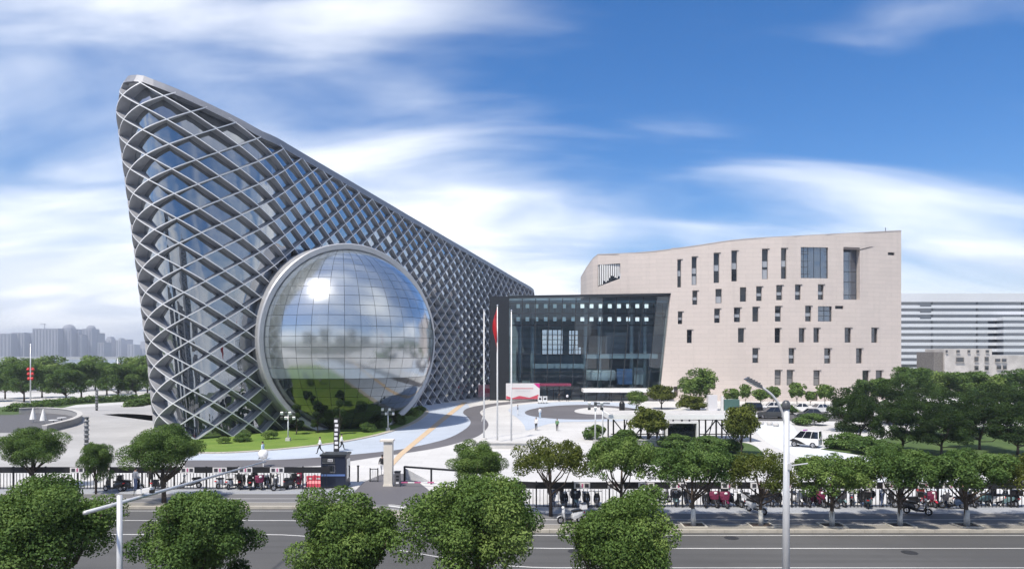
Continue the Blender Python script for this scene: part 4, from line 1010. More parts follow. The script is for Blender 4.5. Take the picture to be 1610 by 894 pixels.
# long clipped hedges beside the left road
for (pts, h, lab) in (([(60, 641), (120, 634), (180, 631), (235, 628)], 1.0, 'long dark clipped hedge along the left road'), ([(208, 639), (225, 636), (245, 635)], 1.0, 'short light hedge beside the lattice museum'), ([(18, 646), (45, 645), (70, 643)], .8, 'hedge strip above the sunken court')):
    cl = []
    pp = catmull([tuple(gnd(*p)) for p in pts], 10)
    for p in pp:
        for q in range(3): cl.append((p.x + random.uniform(-.6, .6), p.y + random.uniform(-1, 1), h * .5 + random.uniform(-.2, .2), 1.0))
    b0 = pp[0]; me = leaf_mesh('foliage', [(x - b0.x, y - b0.y, z, r) for x, y, z, r in cl], 5000, .4, M_leafB, 5)
    t = thing('hedge', lab, 'hedge', (b0.x, b0.y, 0)); link('foliage', me, t)

# ------------------------------------------------------------------ railing along the street
M_rail = mat('railing_dark', (.018, .019, .022), .5, .2)
M_plate = mat('plate_white', (.70, .69, .70), .5); M_pink = mat('plate_pink', (.50, .12, .25), .5); M_ink = mat('plate_ink', (.05, .05, .06), .5)
bal = MB().box((0, 0, .62), (.035, .035, 1.16)).mesh('baluster', M_rail)
def fence(x0, x1, lab, plates, dens=.22):
    t = thing('railing', lab, 'fence', ((x0 + x1) / 2, yf((x0 + x1) / 2), 0)); o0 = OFF[t]
    x = x0
    while x < x1 - .05:
        xe = min(x + 2.4, x1); a, b = Vector((x, yf(x), 0)), Vector((xe, yf(xe), 0)); d = b - a; ang = math.atan2(d.y, d.x)
        mb = MB().box(((a + b) / 2 + Vector((0, 0, 1.45))), (d.length + .01, .07, .44), ang); mb.build('top_band', M_rail, t)
        mb = MB().box(((a + b) / 2 + Vector((0, 0, .10))), (d.length + .01, .05, .05), ang); mb.build('bottom_rail', M_rail, t)
        mb = MB().box(a + Vector((0, 0, .86)), (.09, .11, 1.72), ang); mb.build('post', M_rail, t)
        n = max(1, int(d.length / dens))
        for k in range(1, n):
            p = a + d * k / n; o = link('baluster', bal, t, p - o0); o.rotation_euler = (0, 0, ang)
        x = xe
    for px in plates:
        X_ = (px - 805) / F0 * 46; X_ = (px - 805) / F0 * yf(X_)
        c = Vector((X_, yf(X_) - .06, 1.45)); ang = math.atan2(yf(X_ + .5) - yf(X_ - .5), 1)
        mb = MB().box(c, (1.05, .03, .40), ang); pl = mb.build('notice_plate', M_plate, t)
        dv = Vector((math.cos(ang), math.sin(ang), 0)); nv = Vector((math.sin(ang), -math.cos(ang), 0))
        for sx, mm, ww in ((-.28, M_ink, .26), (.30, M_ink, .26), (0.02, M_pink, .10)):
            mb = MB().box(c + dv * sx + nv * .025, (ww, .012, .24), ang); mb.build('print', mm, pl)
    return t
fence(-42, -13.6, 'dark left railing with balusters, banded top and notice plates', [122, 162, 295, 346, 386, 436])
fence(-3.2, 36.5, 'long dark right railing with balusters, banded top and notice plates', [915, 968, 1016, 1066, 1146, 1192, 1240, 1305, 1365, 1400, 1455, 1494])

# ------------------------------------------------------------------ gate
def bd(px, py, D): return at(px, py, D)
M_booth = mat('booth_navy', (.018, .026, .05), .35, .2); M_boothg = glass_mat('booth_glass', (.02, .025, .03), .15, .7, body=1)
p = gnd(528, 764); bt = thing('guard_booth', 'dark navy guard booth with small windows beside the gate', 'booth', (p.x, p.y, 0)); x, y = p.x, p.y
MB().box((x, y, 1.25), (1.85, 1.5, 2.3)).build('body', M_booth, bt); MB().box((x, y, 2.47), (2.0, 1.7, .14)).build('roof', M_dark, bt)
MB().box((x, y, .06), (1.9, 1.55, .12)).build('plinth', M_dark, bt)
MB().box((x - .35, y - .77, 2.05), (.95, .04, .42)).build('window', M_boothg, bt); MB().box((x - .22, y - .79, 2.1), (.36, .03, .2)).build('sign_plate', M_plate, bt)
for k in range(3): MB().box((x - .33 + k * .1, y - .81, 2.1), (.06, .01, .12)).build('letter', M_ink, bt)
MB().box((x - .4, y - .77, 1.45), (.8, .04, .5)).build('window', M_boothg, bt)
for (cx, cz, sx, sz) in ((0, .26, .5, .03), (0, -.26, .5, .03), (-.25, 0, .03, .55), (.25, 0, .03, .55)): MB().box((x - .12 + cx, y - .80, 1.45 + cz), (sx, .02, sz)).build('window_frame', M_chrome, bt)
MB().box((x, y - .765, .98), (1.8, .04, .14)).build('blue_stripe', mat('stripe_blue', (.10, .17, .38), .4), bt)
MB().box((x + .94, y, 1.4), (.04, 1.1, 1.5)).build('side_door', M_boothg, bt)
M_pil = mat('pillar_stone', (.66, .62, .55), .8, var=.06)
p = gnd(611, 763); pl = thing('gate_pillar', 'tall cream stone gate pillar with flat cap', 'pillar', (p.x, p.y, 0))
MB().box((p.x, p.y, 1.7), (.66, .66, 3.4)).build('shaft', M_pil, pl); MB().box((p.x - .1, p.y, 3.48), (1.0, .9, .14)).build('cap', M_pil, pl); MB().box((p.x, p.y, .06), (.74, .74, .14)).build('base', M_pil, pl)
for px, py, w_, lab in ((588, 757, .62, 'grey mesh wicket gate left of the cream pillar'), (625, 764, .55, 'dark barrier machine right of the cream pillar')):
    p = gnd(px, py); t = thing('wicket_gate' if px < 600 else 'barrier_machine', lab, 'gate' if px < 600 else 'barrier', (p.x, p.y, 0))
    if px < 600:
        for k in (-1, 1): MB().box((p.x + k * w_ / 2, p.y, .55), (.07, .07, 1.1)).build('post', M_rail, t)
        for k in range(5): MB().box((p.x - w_ / 2 + w_ * (k + .5) / 5, p.y, .55), (.03, .03, .95)).build('bar', M_pole, t)
        for z_ in (.1, 1.02): MB().box((p.x, p.y, z_), (w_, .05, .05)).build('rail', M_rail, t)
    else:
        MB().box((p.x, p.y, .55), (.42, .38, 1.1)).build('cabinet', mat('cabinet_grey', (.10, .10, .11), .5), t); MB().box((p.x, p.y, 1.13), (.48, .44, .07)).build('lid', M_black, t)
        for z_ in (.3, .55, .8): MB().box((p.x + .02, p.y - .2, z_), (.22, .02, .14)).build('panel', M_plate if z_ < .4 else M_rail, t)
        mb = MB()
        for k in range(6): mb = MB().beam((p.x + .3 + k * .5, p.y - .1, .32), (p.x + .8 + k * .5, p.y - .1, .32), .06, .09); mb.build('boom', M_pink if k % 2 == 0 else M_white, t)
p0, p1 = gnd(636, 757), gnd(768, 762); t = thing('gate_rail', 'dark three-post rail running right from the gate pillar', 'fence', (p0.x, p0.y, 0)); a, b = Vector((p0.x, p0.y, 0)), Vector((p1.x, p1.y - 1.5, 0))
for k in range(4): q = a.lerp(b, k / 3); MB().box((q.x, q.y, .62), (.14, .14, 1.24)).build('post', M_rail, t)
MB().beam(a + Vector((0, 0, 1.2)), b + Vector((0, 0, 1.2)), .1, .14).build('top_rail', M_rail, t)
mb = MB(); mb.face(a + Vector((0, .05, .15)), a.lerp(b, .33) + Vector((0, .05, .15)), a + Vector((0, .05, 1.1))); mb.build('brace_sheet', M_pole, t)
p = gnd(563, 757); t = thing('bollard_post', 'thin dark post between the booth and the wicket gate', 'post', (p.x, p.y, 0)); MB().tube([(p.x, p.y, 0), (p.x, p.y, 1.25)], .07, 8).build('shaft', M_rail, t); MB().lathe([(.1, 0), (.1, .08), (0, .1)], 10, (p.x, p.y, 1.22)).build('cap', M_rail, t)
M_bar = mat('barrier_red', (.60, .07, .11), .45, var=.1)
p = gnd(495, 764); t = thing('water_barrier', 'red plastic water-filled traffic barrier left of the guard booth', 'barrier', (p.x, p.y, 0))
mb = MB(); prof = [(-.28, 0), (.28, 0), (.26, .25), (.13, .45), (.12, .8), (-.12, .8), (-.13, .45), (-.26, .25)]
for i, (a, b) in enumerate(zip(prof, prof[1:] + prof[:1])): mb.face((p.x - .62, p.y + a[0], a[1]), (p.x + .62, p.y + a[0], a[1]), (p.x + .58, p.y + b[0], b[1]), (p.x - .58, p.y + b[0], b[1]))
for sx in (-1, 1): mb.face(*[(p.x + sx * (.62 if c[1] < .3 else .58), p.y + c[0], c[1]) for c in prof])
mb.build('body', M_bar, t)
for k in (-.3, .3): MB().box((p.x + k, p.y - .13, .62), (.28, .02, .12)).build('reflector', M_plate, t)
MB().box((p.x, p.y, .83), (.2, .14, .06)).build('filler_cap', M_bar, t)
# upright signboard by the lawn
p = gnd(529, 710); t = thing('upright_signboard', 'narrow black and white upright signboard on the lawn edge', 'sign', (p.x, p.y, 0))
MB().box((p.x, p.y, 1.75), (.55, .14, 3.5)).build('board', M_black, t)
for k in range(7): MB().box((p.x + random.uniform(-.04, .04), p.y - .09, 3.2 - k * .45), (.34, .03, .28)).build('character', M_plate, t)
# standing white notice and small sign on lawn
p = gnd(414, 733); t = thing('notice_stand', 'white rounded notice board below the walking person at left', 'sign', (p.x, p.y, 0))
MB().lathe([(0, 1.55), (.25, 1.5), (.42, 1.3), (.42, .95), (.25, .7), (.0, .68)], 16, (p.x, p.y, 0)).build('board', M_white, t, True); MB().tube([(p.x, p.y, 0), (p.x, p.y, .8)], .05, 8).build('stand', M_white, t); MB().box((p.x, p.y - .36, 1.1), (.4, .05, .3)).build('print', M_plate, t)
# ------------------------------------------------------------------ scooters
def make_scooter(name, label, body, box=False, guard=None, group='parked scooters', box_m=None):
    t = thing(name, label, 'scooter', (0, 0, 0), 0, group)
    for nm_, x in (('front_wheel', .62), ('rear_wheel', -.58)):
        w_ = MB().ring((x, 0, .22), .175, .05, 'Y', 16, 6).build(nm_, M_tyre, t, True)
        mb = MB().ring((x, 0, .22), .115, .018, 'Y', 14, 5); mb.box((x, 0, .22), (.05, .07, .22)); mb.box((x, 0, .22), (.22, .05, .05)); mb.build('rim', M_chrome, w_)
    mb = MB()                                                   # rear cowl
    secs = [(-.86, .03, .60, .70), (-.72, .12, .46, .74), (-.45, .16, .34, .72), (-.18, .15, .24, .64), (-.08, .12, .22, .5)]
    rows_ = []
    for x, hw, z0, z1 in secs: rows_.append([(x, -hw, z0), (x, -hw * 1.1, (z0 + z1) / 2), (x, -hw * .8, z1), (x, hw * .8, z1), (x, hw * 1.1, (z0 + z1) / 2), (x, hw, z0)])
    for a, b in zip(rows_, rows_[1:]):
        for j in range(6): mb.face(a[j], b[j], b[(j + 1) % 6], a[(j + 1) % 6])
    mb.face(*rows_[0]); mb.face(*rows_[-1]); mb.build('rear_cowl', body, t)
    mb = MB().box((.12, 0, .25), (.5, .30, .09)); mb.build('footboard', M_black, t)
    mb = MB()                                                   # front shield
    sh = [(.32, .16, .22), (.42, .22, .42), (.46, .21, .68), (.42, .14, .92)]
    for (x0, h0, z0), (x1, h1, z1) in zip(sh, sh[1:]):
        mb.face((x0, -h0, z0), (x1, -h1, z1), (x1 + .09, 0, z1), (x0 + .09, 0, z0)); mb.face((x0 + .09, 0, z0), (x1 + .09, 0, z1), (x1, h1, z1), (x0, h0, z0)); mb.face((x0 - .02, -h0, z0), (x0 - .02, h0, z0), (x1 - .02, h1, z1), (x1 - .02, -h1, z1))
    mb.build('front_shield', body, t)
    mb = MB()
    for k in range(5):
        a, b = R(35 + k * 24), R(35 + (k + 1) * 24); mb.face((.62 + .27 * math.cos(a), -.075, .22 + .27 * math.sin(a)), (.62 + .27 * math.cos(a), .075, .22 + .27 * math.sin(a)), (.62 + .27 * math.cos(b), .075, .22 + .27 * math.sin(b)), (.62 + .27 * math.cos(b), -.075, .22 + .27 * math.sin(b)))
    mb.build('front_fender', body, t)
    mb = MB().tube([(.62, .07, .22), (.50, .06, .62)], .022, 6); mb.tube([(.62, -.07, .22), (.50, -.06, .62)], .022, 6); mb.tube([(.5, 0, .6), (.38, 0, 1.0)], .03, 6); mb.build('fork', M_chrome, t)
    mb = MB().tube([(.30, -.33, 1.02), (.38, -.18, 1.0), (.40, 0, .98), (.38, .18, 1.0), (.30, .33, 1.02)], .018, 6); mb.build('handlebar', M_black, t)
    MB().ellipsoid((.47, 0, .95), (.09, .13, .09), 10, 6).build('headlight', M_lamp, t, True)
    for sy in (-1, 1):
        mb = MB().tube([(.36, sy * .2, 1.0), (.38, sy * .27, 1.2)], .01, 5); mb.box((.38, sy * .29, 1.24), (.02, .12, .08)); mb.build('mirror', M_black, t)
    mb = MB(); st_ = [(-.72, .10, .80), (-.62, .14, .83), (-.3, .15, .80), (-.08, .11, .77)]
    for (x0, h0, z0), (x1, h1, z1) in zip(st_, st_[1:]):
        mb.face((x0, -h0, z0), (x1, -h1, z1), (x1, h1, z1), (x0, h0, z0)); mb.face((x0, -h0, z0 - .12), (x1, -h1, z1 - .12), (x1, -h1, z1), (x0, -h0, z0)); mb.face((x0, h0, z0 - .12), (x1, h1, z1 - .12), (x1, h1, z1), (x0, h0, z0))
    mb.build('seat', M_black, t)
    MB().box((-.86, 0, .62), (.05, .16, .08)).build('tail_light', M_red, t)
    MB().tube([(0, .1, .2), (-.05, .26, .02)], .016, 5).build('kickstand', M_chrome, t)
    if box: b_ = MB().box((-.82, 0, .98), (.36, .38, .32), taper=.9).build('rear_box', box_m or M_black, t); MB().box((-.82, 0, 1.145), (.38, .40, .03)).build('lid', M_black, b_)
    if guard:
        mb = MB(); gx = [(.50, .30, .55), (.47, .38, .78), (.42, .36, 1.0), (.36, .30, 1.08)]
        for (x0, h0, z0), (x1, h1, z1) in zip(gx, gx[1:]):
            mb.face((x0 + .06, -h0 * .5, z0), (x0 + .06, h0 * .5, z0), (x1 + .06, h1 * .5, z1), (x1 + .06, -h1 * .5, z1)); mb.face((x0 - .12, -h0, z0), (x0 + .06, -h0 * .5, z0), (x1 + .06, -h1 * .5, z1), (x1 - .1, -h1, z1)); mb.face((x0 - .12, h0, z0), (x0 + .06, h0 * .5, z0), (x1 + .06, h1 * .5, z1), (x1 - .1, h1, z1))
        mb.build('wind_apron', guard, t)
    return t
B_ = lambda n, c: mat('scooter_' + n, c, .3, coat=.3)
MBk, MWh, MSi, MMg, MTe, MRd = B_('black', (.015, .015, .017)), B_('white', (.72, .72, .73)), B_('silver', (.45, .47, .50)), B_('magenta', (.13, .008, .045)), B_('teal', (.14, .24, .25)), B_('red', (.42, .02, .04))
MNv = B_('navy', (.03, .05, .10)); MAp = mat('apron_pink', (.15, .014, .055), .7); MAk = mat('apron_dark', (.05, .05, .06), .7)
PR = {'k': make_scooter('scooter', '', MBk), 'kb': make_scooter('scooter', '', MBk, True), 'w': make_scooter('scooter', '', MWh), 's': make_scooter('scooter', '', MSi, True, None, box_m=MSi), 'm': make_scooter('scooter', '', MMg, False, MAp), 'mb': make_scooter('scooter', '', MBk, True, MAp), 't': make_scooter('scooter', '', MTe, True, MAk), 'r': make_scooter('scooter', '', MRd, True, MAp, box_m=MRd), 'n': make_scooter('scooter', '', MNv, False, MAk)}
SCO = [('k', 178, 772, 170, 'black scooter at the fence, farthest left of the parked ones'), ('kb', 208, 771, 10, 'black scooter with rear box under the small dark tree'), ('k', 250, 769, 80, 'black scooter behind the trunk of the full round tree'), ('k', 300, 767, 190, 'black scooter below the notice plate left of the mast arm'),
 ('w', 352, 766, 70, 'white scooter, leftmost of the crowded group left of the booth'), ('w', 366, 767, 80, 'white scooter second in the crowded group left of the booth'), ('kb', 380, 767, 100, 'black boxed scooter third in the crowded group'), ('k', 393, 768, 110, 'black scooter left of the pink-apron scooter'), ('mb', 406, 768, -50, 'black scooter with a bright pink apron in the crowded group'), ('k', 420, 766, -70, 'black scooter right of the pink-apron scooter'), ('w', 432, 765, -60, 'white-bodied scooter near the middle of the crowded group'), ('kb', 444, 770, -150, 'long black scooter parked askew in front of the group'), ('k', 456, 766, 80, 'black scooter left of the red boxed scooter'), ('r', 470, 765, -75, 'red scooter with a red box, nearest the water barrier'),
 ('n', 868, 792, 80, 'dark scooter behind the forked trunk'), ('kb', 886, 794, -80, 'black scooter with box, left of the green-tailed one'), ('t', 904, 794, -90, 'grey-green scooter pointing straight at the street'), ('k', 921, 794, -85, 'black scooter under the notice plate above the silver scooter'),
 ('w', 1020, 789, 0, 'white scooter partly hidden behind the bushy street tree'), ('kb', 1040, 790, 20, 'black scooter right of the bushy street tree'), ('t', 1062, 793, -100, 'grey-green scooter left of the first verge tree trunk'), ('n', 1081, 794, -90, 'navy scooter right beside the first verge tree trunk'), ('k', 1108, 795, -100, 'black scooter left of the two magenta ones'), ('mb', 1120, 795, -80, 'black scooter with pink apron right of the first verge tree'), ('m', 1136, 796, -80, 'magenta scooter with apron between black scooters'), ('kb', 1154, 795, -60, 'black boxed scooter right of the magenta scooter'), ('k', 1176, 796, 160, 'black scooter lying low left of the thin-crowned tree'), ('s', 1189, 806, -60, 'silver scooter nose out beside the thin-crowned tree trunk'), ('m', 1284, 795, -70, 'magenta scooter right of the tall lamp post'), ('kb', 1300, 797, -40, 'black scooter beside the trunk of the spreading street tree'),
 ('k', 938, 794, -95, 'black scooter just right of the silver scooter, by the railing'), ('n', 1206, 793, -80, 'navy scooter left of the tall lamp post by the railing'), ('kb', 1222, 793, -95, 'black boxed scooter touching the left of the lamp post'), ('w', 1252, 793, -85, 'white scooter right behind the tall lamp post'), ('k', 1266, 794, -90, 'black scooter between lamp post and magenta scooter'), ('t', 1318, 794, -80, 'grey-green scooter right of the spreading street tree trunk'), ('r', 1460, 795, -85, 'red boxed scooter right of the big black one'), ('k', 1526, 795, -100, 'black scooter behind the last full trunk'),
 ('w', 1340, 792, 60, 'pale scooter at the railing left of the bending person'), ('k', 1358, 793, 90, 'black scooter beside the bending person'), ('t', 1366, 797, 60, 'grey scooter standing in front of the black one'), ('k', 1408, 795, 100, 'black scooter right of the bending person'), ('kb', 1424, 799, 160, 'black boxed scooter behind the flat-crowned tree trunk'), ('k', 1442, 808, -30, 'big black scooter standing out on the cycle lane'), ('w', 1478, 797, 180, 'white scooter seen from the side right of the big black one'), ('n', 1498, 799, 170, 'dark scooter beside the black-clothed person'), ('t', 1538, 793, 160, 'grey-green covered scooter right of the last full trunk'), ('w', 1556, 794, 150, 'white scooter second from the right edge'), ('t', 1572, 795, 150, 'grey-green scooter at the right end of the row'), ('kb', 1588, 794, 90, 'black scooter with box at the right picture edge')]
used = set()
for k, px, py, ang, lab in SCO:
    p = gnd(px, py); o = PR[k] if k not in used else copy_tree(PR[k]); used.add(k)
    o.location = (p.x, p.y, .006); o.rotation_euler = (0, R(0), R(ang)); o['label'] = lab
for k in PR:
    if k not in used:
        for ch in list(PR[k].children_recursive): bpy.data.objects.remove(ch)
        bpy.data.objects.remove(PR[k])
lone = make_scooter('scooter', 'pale silver scooter with top box parked alone on the verge', B_('pale', (.52, .53, .54)), True, None, 'parked scooters', MWh)
p = gnd(897, 822); lone.location = (p.x, p.y, .006); lone.rotation_euler = (0, 0, R(195))

# ------------------------------------------------------------------ people
M_skin = mat('skin', (.45, .28, .2), .6); M_hair = mat('hair_black', (.012, .010, .009), .5)
def person(px, py, label, top, bottom, pose='stand', ang=0, h=1.7, hair=True, z=.01, D=None):
    p = gnd(px, py) if D is None else Vector(((px - 805) / F0 * D, D, z))
    J = {'pelvis': (0, 0, .92), 'chest': (0, 0, 1.30), 'neck': (0, .0, 1.47), 'head': (.02, 0, 1.56), 'crown': (.02, 0, 1.70),
         'shL': (0, .17, 1.40), 'elL': (-.03, .25, 1.14), 'haL': (.05, .25, .90), 'shR': (0, -.17, 1.40), 'elR': (-.03, -.25, 1.14), 'haR': (.05, -.25, .90),
         'hiL': (0, .09, .88), 'knL': (.02, .10, .48), 'anL': (-.02, .10, .09), 'toL': (.15, .11, .04), 'hiR': (0, -.09, .88), 'knR': (.02, -.10, .48), 'anR': (-.02, -.10, .09), 'toR': (.15, -.11, .04)}
    if pose == 'walk':
        J.update({'knL': (.20, .10, .50), 'anL': (.28, .10, .10), 'toL': (.44, .11, .07), 'knR': (-.06, -.10, .48), 'anR': (-.36, -.10, .16), 'toR': (-.24, -.11, .04), 'haL': (-.16, .24, .92), 'elL': (-.10, .25, 1.13), 'haR': (.24, -.24, .98), 'elR': (.04, -.25, 1.13)})
    if pose == 'bend':
        J.update({'chest': (.22, 0, 1.20), 'neck': (.36, 0, 1.30), 'head': (.44, 0, 1.34), 'crown': (.55, 0, 1.42), 'shL': (.28, .17, 1.26), 'shR': (.28, -.17, 1.26), 'elL': (.42, .2, 1.05), 'haL': (.58, .16, .98), 'elR': (.42, -.2, 1.05), 'haR': (.58, -.16, .98), 'anL': (.12, .14, .09), 'toL': (.28, .15, .04), 'anR': (-.18, -.14, .09), 'toR': (-.02, -.15, .04)})
    if pose == 'sit':
        J.update({k: (v[0], v[1], v[2] - .02) for k, v in J.items()}); J.update({'elL': (.12, .25, 1.12), 'haL': (.38, .24, 1.02), 'elR': (.12, -.25, 1.12), 'haR': (.38, -.24, 1.02), 'knL': (.38, .16, .78), 'anL': (.34, .14, .36), 'toL': (.5, .14, .31), 'knR': (.38, -.16, .78), 'anR': (.34, -.14, .36), 'toR': (.5, -.14, .31)})
    keys = list(J); k_ = h / 1.72
    ed = [('pelvis', 'chest'), ('chest', 'neck'), ('neck', 'head'), ('head', 'crown'), ('chest', 'shL'), ('shL', 'elL'), ('elL', 'haL'), ('chest', 'shR'), ('shR', 'elR'), ('elR', 'haR'), ('pelvis', 'hiL'), ('hiL', 'knL'), ('knL', 'anL'), ('anL', 'toL'), ('pelvis', 'hiR'), ('hiR', 'knR'), ('knR', 'anR'), ('anR', 'toR')]
    rad = {'pelvis': .145, 'chest': .155, 'neck': .06, 'head': .092, 'crown': .075, 'shL': .075, 'elL': .05, 'haL': .04, 'hiL': .10, 'knL': .068, 'anL': .05, 'toL': .042}
    me = bpy.data.meshes.new('person_rig'); me.from_pydata([tuple(c * k_ for c in J[k]) for k in keys], [(keys.index(a), keys.index(b)) for a, b in ed], [])
    o = bpy.data.objects.new('person_tmp', me); C.objects.link(o)
    md = o.modifiers.new('s', 'SKIN'); sb = o.modifiers.new('u', 'SUBSURF'); sb.levels = 1
    for i, k in enumerate(keys):
        r_ = rad.get(k, rad.get(k.replace('R', 'L'), .05)) * k_; me.skin_vertices[0].data[i].radius = (r_, r_ * (1.25 if k in ('chest', 'pelvis') else 1))
    me.skin_vertices[0].data[0].use_root = True
    dg = bpy.context.evaluated_depsgraph_get(); nm2 = bpy.data.meshes.new_from_object(o.evaluated_get(dg)); nm2.name = 'person'
    bpy.data.objects.remove(o)
    nm2.materials.clear()
    for m in (top, bottom, M_skin, M_black): nm2.materials.append(m)
    nk = Vector(J['neck']) * k_; hd = Vector(J['head']) * k_; cr_ = Vector(J['crown']) * k_; hl, hr = Vector(J['haL']) * k_, Vector(J['haR']) * k_
    pel = J['pelvis'][2] * k_; tl, tr_ = Vector(J['toL']) * k_, Vector(J['toR']) * k_
    for f in nm2.polygons:
        c = f.center; f.use_smooth = True
        if min((c - hd).length, (c - cr_).length) < .14 * k_ or min((c - hl).length, (c - hr).length) < .075: f.material_index = 2
        elif min((c - tl).length, (c - tr_).length) < .11: f.material_index = 3
        elif min(c.z, 9) < pel + .03 and abs(c.y) < .23 * k_ and not (c.y > .19 * k_ and pose != 'sit' and c.z > .8 * k_): f.material_index = 1
        else: f.material_index = 0
    ob = thing('person', label, 'person', (p.x, p.y, z), R(ang))
    link('body', nm2, ob)
    if hair:
        c = hd.lerp(cr_, .62); mb = MB().ellipsoid((c.x - .02, c.y, c.z + .02), (.098 * k_, .09 * k_, .10 * k_), 10, 6); link('hair', mb.mesh('hair', M_hair, smooth=True), ob)
    mb = MB(); c = hd.lerp(cr_, .25); fwd = .085 * k_
    mb.box((c.x + fwd, c.y, c.z), (.03, .02, .04)); link('nose', mb.mesh('nose', M_skin), ob)
    return ob
cl_ = lambda n, c: mat('cloth_' + n, c, .85)
CW, CB, CK, CBl, CG, CR_ = cl_('white', (.72, .72, .72)), cl_('paleblue', (.45, .58, .70)), cl_('black', (.02, .02, .022)), cl_('denim', (.06, .09, .18)), cl_('grey', (.20, .22, .27)), cl_('rose', (.5, .2, .22))
person(413, 722, 'person in a pale blue top walking on the grey band above the scooters', CB, CK, 'walk', 170, 1.72)
person(503, 713, 'person in white walking left on the blue band before the glass ball', CW, CK, 'walk', 200, 1.7)
person(537, 707, 'person in white striding beside the upright signboard', CW, CK, 'walk', 20, 1.68)
person(601, 747, 'person in black top and white trousers at the gate pillar', CK, CW, 'walk', 90, 1.7)
person(213, 772, 'person in a grey-blue jacket standing by scooters at the left railing', CG, CBl, 'stand', 60, 1.72)
person(237, 769, 'person in dark trousers behind the left railing', CK, CK, 'stand', 100, 1.7)
person(1386, 796, 'person in a white top and blue trousers bending over a scooter', CW, CBl, 'bend', 10, 1.7)
person(1514, 799, 'person dressed in black standing by the white scooter', CK, CK, 'stand', 200, 1.74)
person(760, 663, 'person in a white cape walking on the curved grey band', CW, CW, 'walk', 200, 1.7)
person(849, 657, 'person in white standing on the plaza disc', CW, CB, 'stand', 120, 1.7)
person(843, 676, 'person in a white shirt on the pale plaza below the disc', CW, CK, 'stand', 250, 1.7)
person(876, 677, 'person in a green top on the pale plaza below the disc', cl_('green', (.10, .22, .10)), CK, 'stand', 250, 1.6)
person(879, 631, 'person in black walking to the hall doors', CK, CK, 'walk', 90, 1.72)
person(892, 631, 'person in black and white beside the one walking to the hall doors', CW, CK, 'walk', 100, 1.7)
person(814, 652, 'person in grey near the third flagpole', CG, CW, 'stand', 0, 1.65)
person(1081, 786, 'person in pale clothes behind the navy scooter', CW, CG, 'stand', 270, 1.7)
person(1290, 789, 'person in a rose jacket beside the magenta scooter', CR_, CK, 'stand', 300, 1.66)

